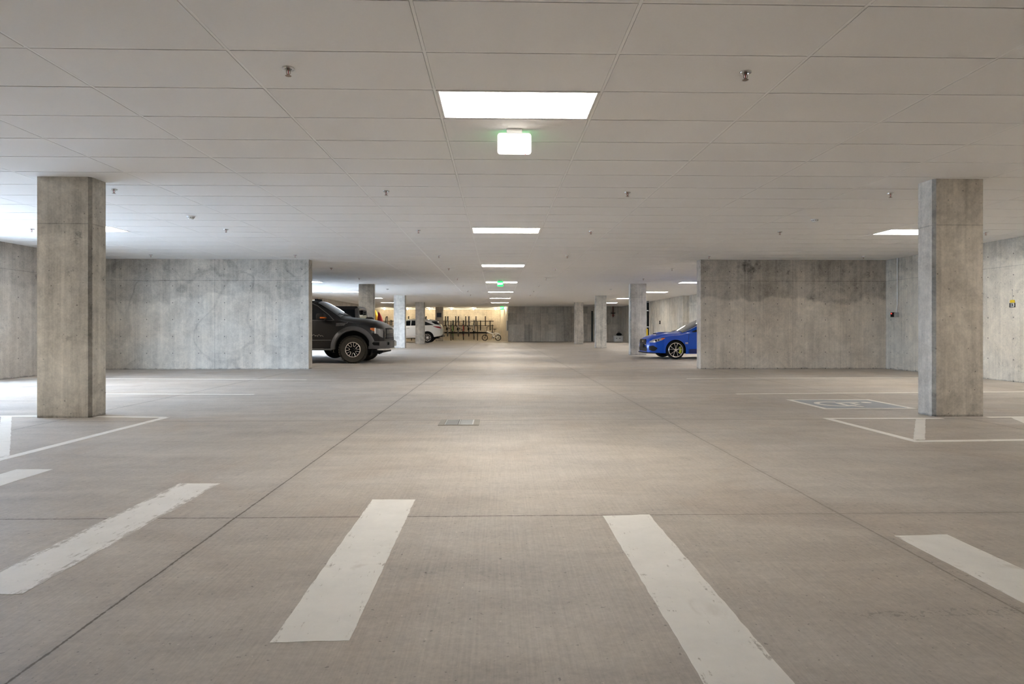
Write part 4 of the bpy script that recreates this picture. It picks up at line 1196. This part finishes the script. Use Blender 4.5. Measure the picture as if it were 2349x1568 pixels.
# --- black boxy off-roader, spare wheel on the tail
def offroader():
    t = thing('offroad_car', 'black boxy off-road car with a spare wheel on its tail, behind the pickup hood', 'car', (-8.95, 22.15, 0))
    W_ = .80
    b = MB()
    b.rbox(1.3, 4.15, -W_, W_, .52, 1.18, .05)
    b.rbox(.15, 1.5, -.62, .62, .62, 1.16, .05)
    b.build('body', M['jeep_paint'], t)
    top = MB()
    pts = [(1.55, 1.18), (4.16, 1.18), (4.11, 1.74), (4.06, 1.79), (1.95, 1.80), (1.85, 1.77)]
    n = len(pts)
    vv = [(u, -(W_ - .01 - .13 * max(0, (z - 1.18)) / .6), z) for u, z in pts] + [(u, (W_ - .01 - .13 * max(0, (z - 1.18)) / .6), z) for u, z in pts]
    top.add(vv, [tuple(range(n)), tuple(reversed(range(n, 2 * n)))] + [(k, (k + 1) % n, n + (k + 1) % n, n + k) for k in range(n)])
    top.build('hardtop', M['jeep_paint'], t)
    for sg in (-1, 1):
        cn = MB()
        q = [(4.05, 1.2), (4.168, 1.2), (4.118, 1.74), (4.01, 1.70)]
        cn.add([(u, sg * (W_ - .01 - .13 * (z - 1.18) / .6 + .004), z) for u, z in q], [(0, 1, 2, 3)])
        cn.add([(4.165 - .05 * (z - 1.2) / .54, sg * y, z) for y, z in ((W_ - .01, 1.2), (W_ - .12, 1.2), (W_ - .2, 1.74), (W_ - .13, 1.74))], [(0, 1, 2, 3)])
        cn.build('corner_panel', M['jeep_grey'], t, 'grey rear corner panel')
    for sg in (-1, 1):
        for u0, u1 in ((1.95, 2.75), (2.85, 4.02)):
            wd = MB()
            q = [(u0, 1.25), (u1, 1.25), (u1 - .02, 1.68), (u0 + .05, 1.68)]
            wd.add([(u, sg * (W_ - .01 - .13 * (z - 1.18) / .6 + .006), z) for u, z in q], [(0, 1, 2, 3)])
            wd.build('side_window', M['glass_dark'], t)
    MB().add([(4.17 - .05 * (z - 1.2) / .54 + .004, y, z) for y, z in ((-.62, 1.24), (.62, 1.24), (.55, 1.70), (-.55, 1.70))], [(0, 1, 2, 3)]).build('rear_window', simple('grey_rear_glass', (.13, .125, .115), .1, coat=.6), t, 'greyish rear window')
    hb = MB()
    for a in ((-.3, .3, 1.60, 1.66), (-.3, -.2, 1.50, 1.66), (.2, .3, 1.50, 1.66), (-.25, .25, 1.54, 1.57)): hb.box(4.12, 4.20, a[0], a[1], a[2], a[3])
    hb.build('brake_light_bracket', M['black'], t)
    MB().add([(1.86 - .3 * (1.77 - z) / .59 + -.012, y, z) for y, z in ((-.68, 1.2), (.68, 1.2), (.6, 1.74), (-.6, 1.74))], [(0, 1, 2, 3)]).build('windscreen', M['glass_dark'], t)
    sw_ = bpy.data.objects.new('spare_wheel', None); C.objects.link(sw_); sw_.parent = t
    sw_.location = (4.36, .05, 1.02)
    MB().lathe([(.22, -.13), (.36, -.13), (.40, -.09), (.40, .09), (.36, .13), (.22, .13)], (0, 0, 0), 'x', 40).build('tire', M['rubber'], sw_)
    MB().lathe([(.001, .06), (.10, .08), (.215, .03), (.22, .13)], (0, 0, 0), 'x', 32).build('rim', M['alloy_dark'], sw_)
    MB().cyl((-.25, 0, 0), (.06, 0, 0), .08, n=12).build('mount', M['black'], sw_)
    for sg in (-1, 1):
        for u in (.75, 3.35):
            make_wheel(t, (u, sg * .74, .39), .39, .22, .24, sg, 'ten', M['rubber'], M['alloy_dark'], M['black'])
        for u in (.75, 3.35):
            fd = MB()
            P = []
            for k in range(13):
                a = math.radians(10 + 160 * k / 12)
                P.append([(u + .50 * math.cos(a), sg * y, .44 + .44 * math.sin(a)) for y in (.6, .90)])
            fd.grid(P)
            fd.build('fender', M['trim_black'], t)
        MB().rbox(4.14, 4.19, sg * .72 - .06, sg * .72 + .06, .85, 1.05, .01).build('tail_light', M['red_lens'], t)
    MB().rbox(4.1, 4.3, -.8, .8, .52, .66, .03).build('rear_bumper', M['trim_black'], t)
    MB().rbox(-.05, .15, -.75, .75, .52, .68, .03).build('front_bumper', M['trim_black'], t)
    g_ = MB().box(.13, .149, -.55, .55, .68, 1.1)
    g_.build('grille', M['black'], t)
    MB().rbox(1.6, 3.9, -.6, .6, .36, .6, .05).build('underbody', M['black'], t)
    return t
offroader()

# ------------------------------------------------------------------ bicycle corner
WARM = (1.0, .70, .36)
M['bulb_glow'] = simple('warm_bulb', (1, .9, .7), .4, emit=(1.0, .86, .62), es=105)
def make_bulb():
    t = thing('bulb_light', '', 'ceiling lamp')
    MB().cyl((0, 0, .01), (0, 0, -.02), .07, n=20).build('base', M['white'], t)
    MB().cyl((0, 0, -.02), (0, 0, -.05), .03, n=14).build('socket', M['white'], t)
    MB().sphere((0, 0, -.095), .055, 10, sz=1.05).build('bulb', M['bulb_glow'], t, 'glowing warm bulb')
    return t
bl = make_bulb()
BY = 51.25
bul = ['bare warm bulb on the ceiling above the kayaks', 'bare warm bulb between the pale column and the dark column', 'bare warm bulb above the white car tail', 'bare warm bulb first to the right of the brown sign column', 'bare warm bulb above the middle of the bicycle racks', 'bare warm bulb above the white bicycle']
for k, px in enumerate((883, 935, 985.5, 1035.6, 1086, 1136)):
    x = (px - 1140.9) * BY / 1413
    if k == 0:
        bl.location = (x, BY, CEIL); bl['label'] = bul[0]; bl['group'] = 'bulbs over the bicycles'
    else:
        dup(bl, (x, BY, CEIL), bul[k], 'bulbs over the bicycles')
pp = MB().cyl((-11.9, 52.18, 2.66), (.26, 52.18, 2.66), .05, n=14)  # added white tube stands in for the brightly lit band atop the wall
tag(pp.build('lit_band_tube', M['sign_white']), 'long added white tube for the lit band along the top of the bicycle wall', 'pipe')

dup(bl, (.60, 49.4, CEIL), 'bare warm bulb in the corner beside the small EXIT sign with arrow', 'bulbs over the bicycles')

# rack: rails, posts and vertical trays
RY = 51.95
t = thing('bicycle_rack', 'long black steel rack for hanging bicycles against the warm wall', 'bicycle rack', (0, RY, 0))
def X(px, y=RY): return (px - 1140.9) * y / 1413
def Z(py, y=RY): return 1.015 - (py - 753.2) * y / 1413
for z, r in ((Z(736.5), .022), (Z(746.5), .022)):
    MB().cyl((X(868), 0, z), (X(1132), 0, z), r, n=10).build('rail', M['black'], t)
MB().rbox(X(868), X(1131), -.05, .05, Z(764.3), Z(761), .01).build('beam', M['black'], t, 'thick lower beam')
for px, y0 in ((880, 736), (920, 736), (945, 736), (984.5, 736), (1010.5, 734), (1034.7, 737), (1095.2, 736), (1129.4, 744)):
    b_ = 0 if px != 1129.4 else Z(764)
    MB().rbox(X(px) - .03, X(px) + .03, -.20, -.13, b_, Z(y0), .008).build('post', M['black'], t)
trays = [(1016.4, 0), (1021.9, 1), (1027.5, 1), (1039.6, 0), (1045.3, 1), (1051.6, 1), (1063.4, 0), (1068.2, 1), (1075.7, 1), (1087.5, 0), (1091.6, 1), (1102, 0), (1113, 1), (1124, 0), (889, 1), (899.5, 0), (938, 1), (978, 1), (990, 0)]
TB = simple('brown_black_tray', (.016, .012, .009), .6, spec=.2)
for px, high in trays:
    z0, z1 = (Z(747.5), Z(725)) if high else (Z(757.5), Z(735))
    MB().rbox(X(px) - .045, X(px) + .045, -.09, -.02, z0, z1, .01).build('tray', TB, t)

# bicycles
def bike_parts(t, frame_mat, wr=.33, tyre=None, fat=.030):
    tyre = tyre or M['rubber']
    for nm, x in (('front_wheel', -.52), ('rear_wheel', .50)):
        w = bpy.data.objects.new(nm, None); C.objects.link(w); w.parent = t; w.location = (x, 0, wr)
        MB().lathe([(wr - fat * 2, 0), (wr - fat, -fat), (wr, 0), (wr - fat, fat), (wr - fat * 2, 0)], (0, 0, 0), 'y', 32).build('tire', tyre, w)
        r = MB().lathe([(wr - fat * 2.2, -.010), (wr - fat * 1.6, -.010), (wr - fat * 1.6, .010), (wr - fat * 2.2, .010), (wr - fat * 2.2, -.010)], (0, 0, 0), 'y', 32)
        for k in range(14):
            a = 2 * PI * k / 14
            r.cyl((.02 * math.cos(a + .8), .015 * (-1) ** k, .02 * math.sin(a + .8)), ((wr - fat * 2) * math.cos(a), 0, (wr - fat * 2) * math.sin(a)), .0025, n=5, caps=False)
        r.cyl((0, -.05, 0), (0, .05, 0), .022, n=10)
        r.build('rim', M['steel'], w)
def add_frame(t, mat, wr=.33):
    f = MB()
    bb, head_t, head_b, seat, rear = (.06, 0, .28), (-.38, 0, .86), (-.41, 0, .72), (.20, 0, .78), (.50, 0, wr)
    f.tube([head_b, bb], .024, 8); f.tube([head_t, seat], .02, 8); f.tube([bb, seat], .018, 8); f.tube([head_t, head_b], .024, 8)
    for y in (-.05, .05):
        f.tube([bb, (.5, y, wr)], .011, 6); f.tube([seat, (.5, y, wr)], .009, 6)
    f.build('frame', mat, t)
    k = MB()
    for y in (-.05, .05): k.tube([(-.41, y * .6, .72), (-.45, y, .6), (-.52, y, wr)], .014, 6)
    k.tube([(-.38, 0, .86), (-.36, 0, .93)], .016, 6)
    k.build('fork', M['black'], t)
    MB().tube([(-.33, -.20, .97), (-.36, -.14, .95), (-.37, 0, .93), (-.36, .14, .95), (-.33, .20, .97)], .016, 8).build('handlebar', M['black'], t)
    s_ = MB().prism([(.06, -.03), (.10, -.06), (.28, -.075), (.31, 0), (.28, .075), (.10, .06), (.06, .03)], .92, .965)
    s_.cyl((.20, 0, .76), (.22, 0, .93), .014, n=8); s_.build('saddle', M['black'], t)
    c_ = MB().lathe([(.02, .04), (.09, .04), (.095, .045), (.02, .05)], (.06, 0, .28), 'y', 20)
    c_.tube([(.06, .06, .28), (.16, .07, .15)], .010, 6); c_.tube([(.06, -.06, .28), (-.04, -.07, .41)], .010, 6)
    c_.box(.11, .21, .07, .15, .14, .16); c_.box(-.09, .01, -.15, -.07, .40, .42)
    c_.build('crank', M['alloy_dark'], t)
def hung(px, y, ztop, mat, label, wr=.33):
    # wheel plane across the wall, front wheel up
    t = thing('hanging_bicycle', label, 'bicycle', (0, 0, 0), 0, 'bicycles hanging in the racks')
    bike_parts(t, mat, wr); add_frame(t, mat, wr)
    t.rotation_mode = 'XYZ'
    # local -x -> world +z ; local z -> world -y
    Rm = Matrix(((0, 1, 0), (0, 0, -1), (-1, 0, 0)))
    t.rotation_euler = Rm.to_euler()
    t.location = (X(px), y, ztop - .52 - wr)
    return t
def paint_of(n, c): return simple(n, c, .35, coat=.5)
HB = [(1016.4, 1.74, (.62, .50, .36), 'sand-coloured hanging bicycle against the brown sign column'),
      (1027.5, 2.03, (.70, .70, .70), 'white-framed hanging bicycle hung high, first right of the brown sign column'),
      (1039.6, 1.72, (.18, .45, .10), 'green hanging bicycle hung low, second right of the brown sign column'),
      (1051.6, 2.01, (.50, .44, .52), 'pale violet hanging bicycle hung high, between the green and the red one'),
      (1063.4, 1.72, (.55, .02, .02), 'red hanging bicycle hung low in the rack'),
      (1075.7, 2.01, (.06, .06, .07), 'dark hanging bicycle hung high, right of the red one'),
      (1087.5, 1.74, (.68, .68, .66), 'silver hanging bicycle hung low, last in the row towards the white bicycle'),
      (889.0, 2.02, (.05, .05, .05), 'black hanging bicycle beside the red kayak'),
      (899.5, 1.74, (.6, .58, .55), 'light hanging bicycle above the white car hood'),
      (978.0, 2.01, (.06, .05, .05), 'dark hanging bicycle above the white car roof'),
      (990.0, 1.72, (.70, .68, .64), 'pale hanging bicycle above the tail of the white car')]
for n_, (px, zt, col, lab) in enumerate(HB):
    hung(px, RY - .093, zt, paint_of('bicycle_paint', col), lab)

# white cargo bike standing at the end of the rack
t = thing('white_bicycle', 'white small-wheeled bicycle standing on the floor at the right end of the rack', 'bicycle', (X(1127, 51.3), 51.3, 0))
WB = M['sign_white']
for nm, x in (('front_wheel', -.55), ('rear_wheel', .55)):
    w = bpy.data.objects.new(nm, None); C.objects.link(w); w.parent = t; w.location = (x, 0, .25)
    MB().lathe([(.20, 0), (.225, -.028), (.255, 0), (.225, .028), (.20, 0)], (0, 0, 0), 'y', 32).build('tire', M['rubber'], w)
    r = MB().lathe([(.19, -.012), (.205, -.012), (.205, .012), (.19, .012), (.19, -.012)], (0, 0, 0), 'y', 32)
    for k in range(12):
        a = 2 * PI * k / 12
        r.cyl((0, 0, 0), (.2 * math.cos(a), 0, .2 * math.sin(a)), .003, n=5, caps=False)
    r.cyl((0, -.05, 0), (0, .05, 0), .04, n=10)
    r.build('rim', M['alloy_dark'], w)
f = MB().tube([(-.42, 0, .76), (.12, 0, .58)], .06, 10).tube([(.12, 0, .58), (.14, 0, .30)], .035, 8).tube([(.14, 0, .34), (.55, 0, .25)], .03, 8).tube([(.14, 0, .34), (.36, 0, .54), (.55, 0, .25)], .025, 8).tube([(.12, 0, .58), (.30, 0, .66), (.62, 0, .60), (.70, 0, .48)], .03, 8).tube([(.30, 0, .66), (.36, 0, .54), (.62, 0, .60)], .02, 8)
f.build('frame', WB, t, 'white beam frame')
MB().tube([(-.42, 0, .78), (-.45, -.04, .5), (-.55, -.05, .25)], .018, 8).tube([(-.45, .04, .5), (-.55, .05, .25)], .018, 8).tube([(-.42, 0, .76), (-.36, 0, 1.16)], .018, 8).build('fork', M['black'], t)
MB().tube([(-.20, -.28, 1.22), (-.32, -.2, 1.18), (-.36, 0, 1.16), (-.32, .2, 1.18), (-.20, .28, 1.22)], .016, 8).tube([(-.32, -.2, 1.18), (-.52, -.12, 1.02), (-.55, -.08, .8), (-.48, -.04, .66)], .008, 6).build('handlebar', M['black'], t)
s_ = MB().prism([(.14, -.03), (.20, -.06), (.36, -.08), (.40, 0), (.36, .08), (.20, .06), (.14, .03)], .93, .98); s_.cyl((.20, 0, .58), (.27, 0, .94), .016, n=8); s_.build('saddle', M['black'], t)
MB().lathe([(.02, .05), (.10, .05), (.10, .06), (.02, .06)], (.14, 0, .30), 'y', 20).tube([(.14, .07, .30), (.04, .08, .20)], .012, 6).box(-.02, .09, .09, .18, .19, .21).build('crank', M['alloy_dark'], t)
MB().tube([(.14, 0, .34), (.04, -.06, .02)], .012, 6).build('kickstand', WB, t)

# kayaks standing on end
def kayak(px, y, ztop, mat, label, lean):
    t = thing('kayak', label, 'kayak', (X(px, y), y, 0))
    H = ztop
    P = []
    for i_ in range(25):
        s_ = i_ / 24
        w = .27 * math.sin(PI * s_) ** .8 + .002
        d = .20 * math.sin(PI * s_) ** .7 + .002
        row = []
        for k in range(17):
            a = 2 * PI * k / 16
            row.append((w * math.cos(a) + lean * s_ - .12 * (s_ - .5) ** 2 * 4 + .12, d * math.sin(a) * (1.0 if math.sin(a) < 0 else .6), H * s_))
        P.append(row)
    MB().grid(P).build('hull', mat, t)
    MB().lathe([(.13, -.02), (.17, -.02), (.17, .02), (.13, .02), (.13, -.02)], (0, 0, 0), 'z', 24).xf(Matrix.Translation((.12 + lean * .5, -.19, H * .5)) @ Matrix.Diagonal((1, 1, 2.2, 1)) @ Matrix.Rotation(PI / 2, 4, 'X')).build('cockpit_rim', M['black'], t)
    return t
kayak(871.0, 50.7, 2.42, simple('red_kayak', (.52, .03, .05), .35), 'red kayak standing on end right of the yellow one', -.05)
kayak(862.5, 51.4, 2.60, simple('yellow_kayak', (.75, .52, .06), .35), 'yellow kayak standing on end, half hidden by the column behind the pickup', -.05)
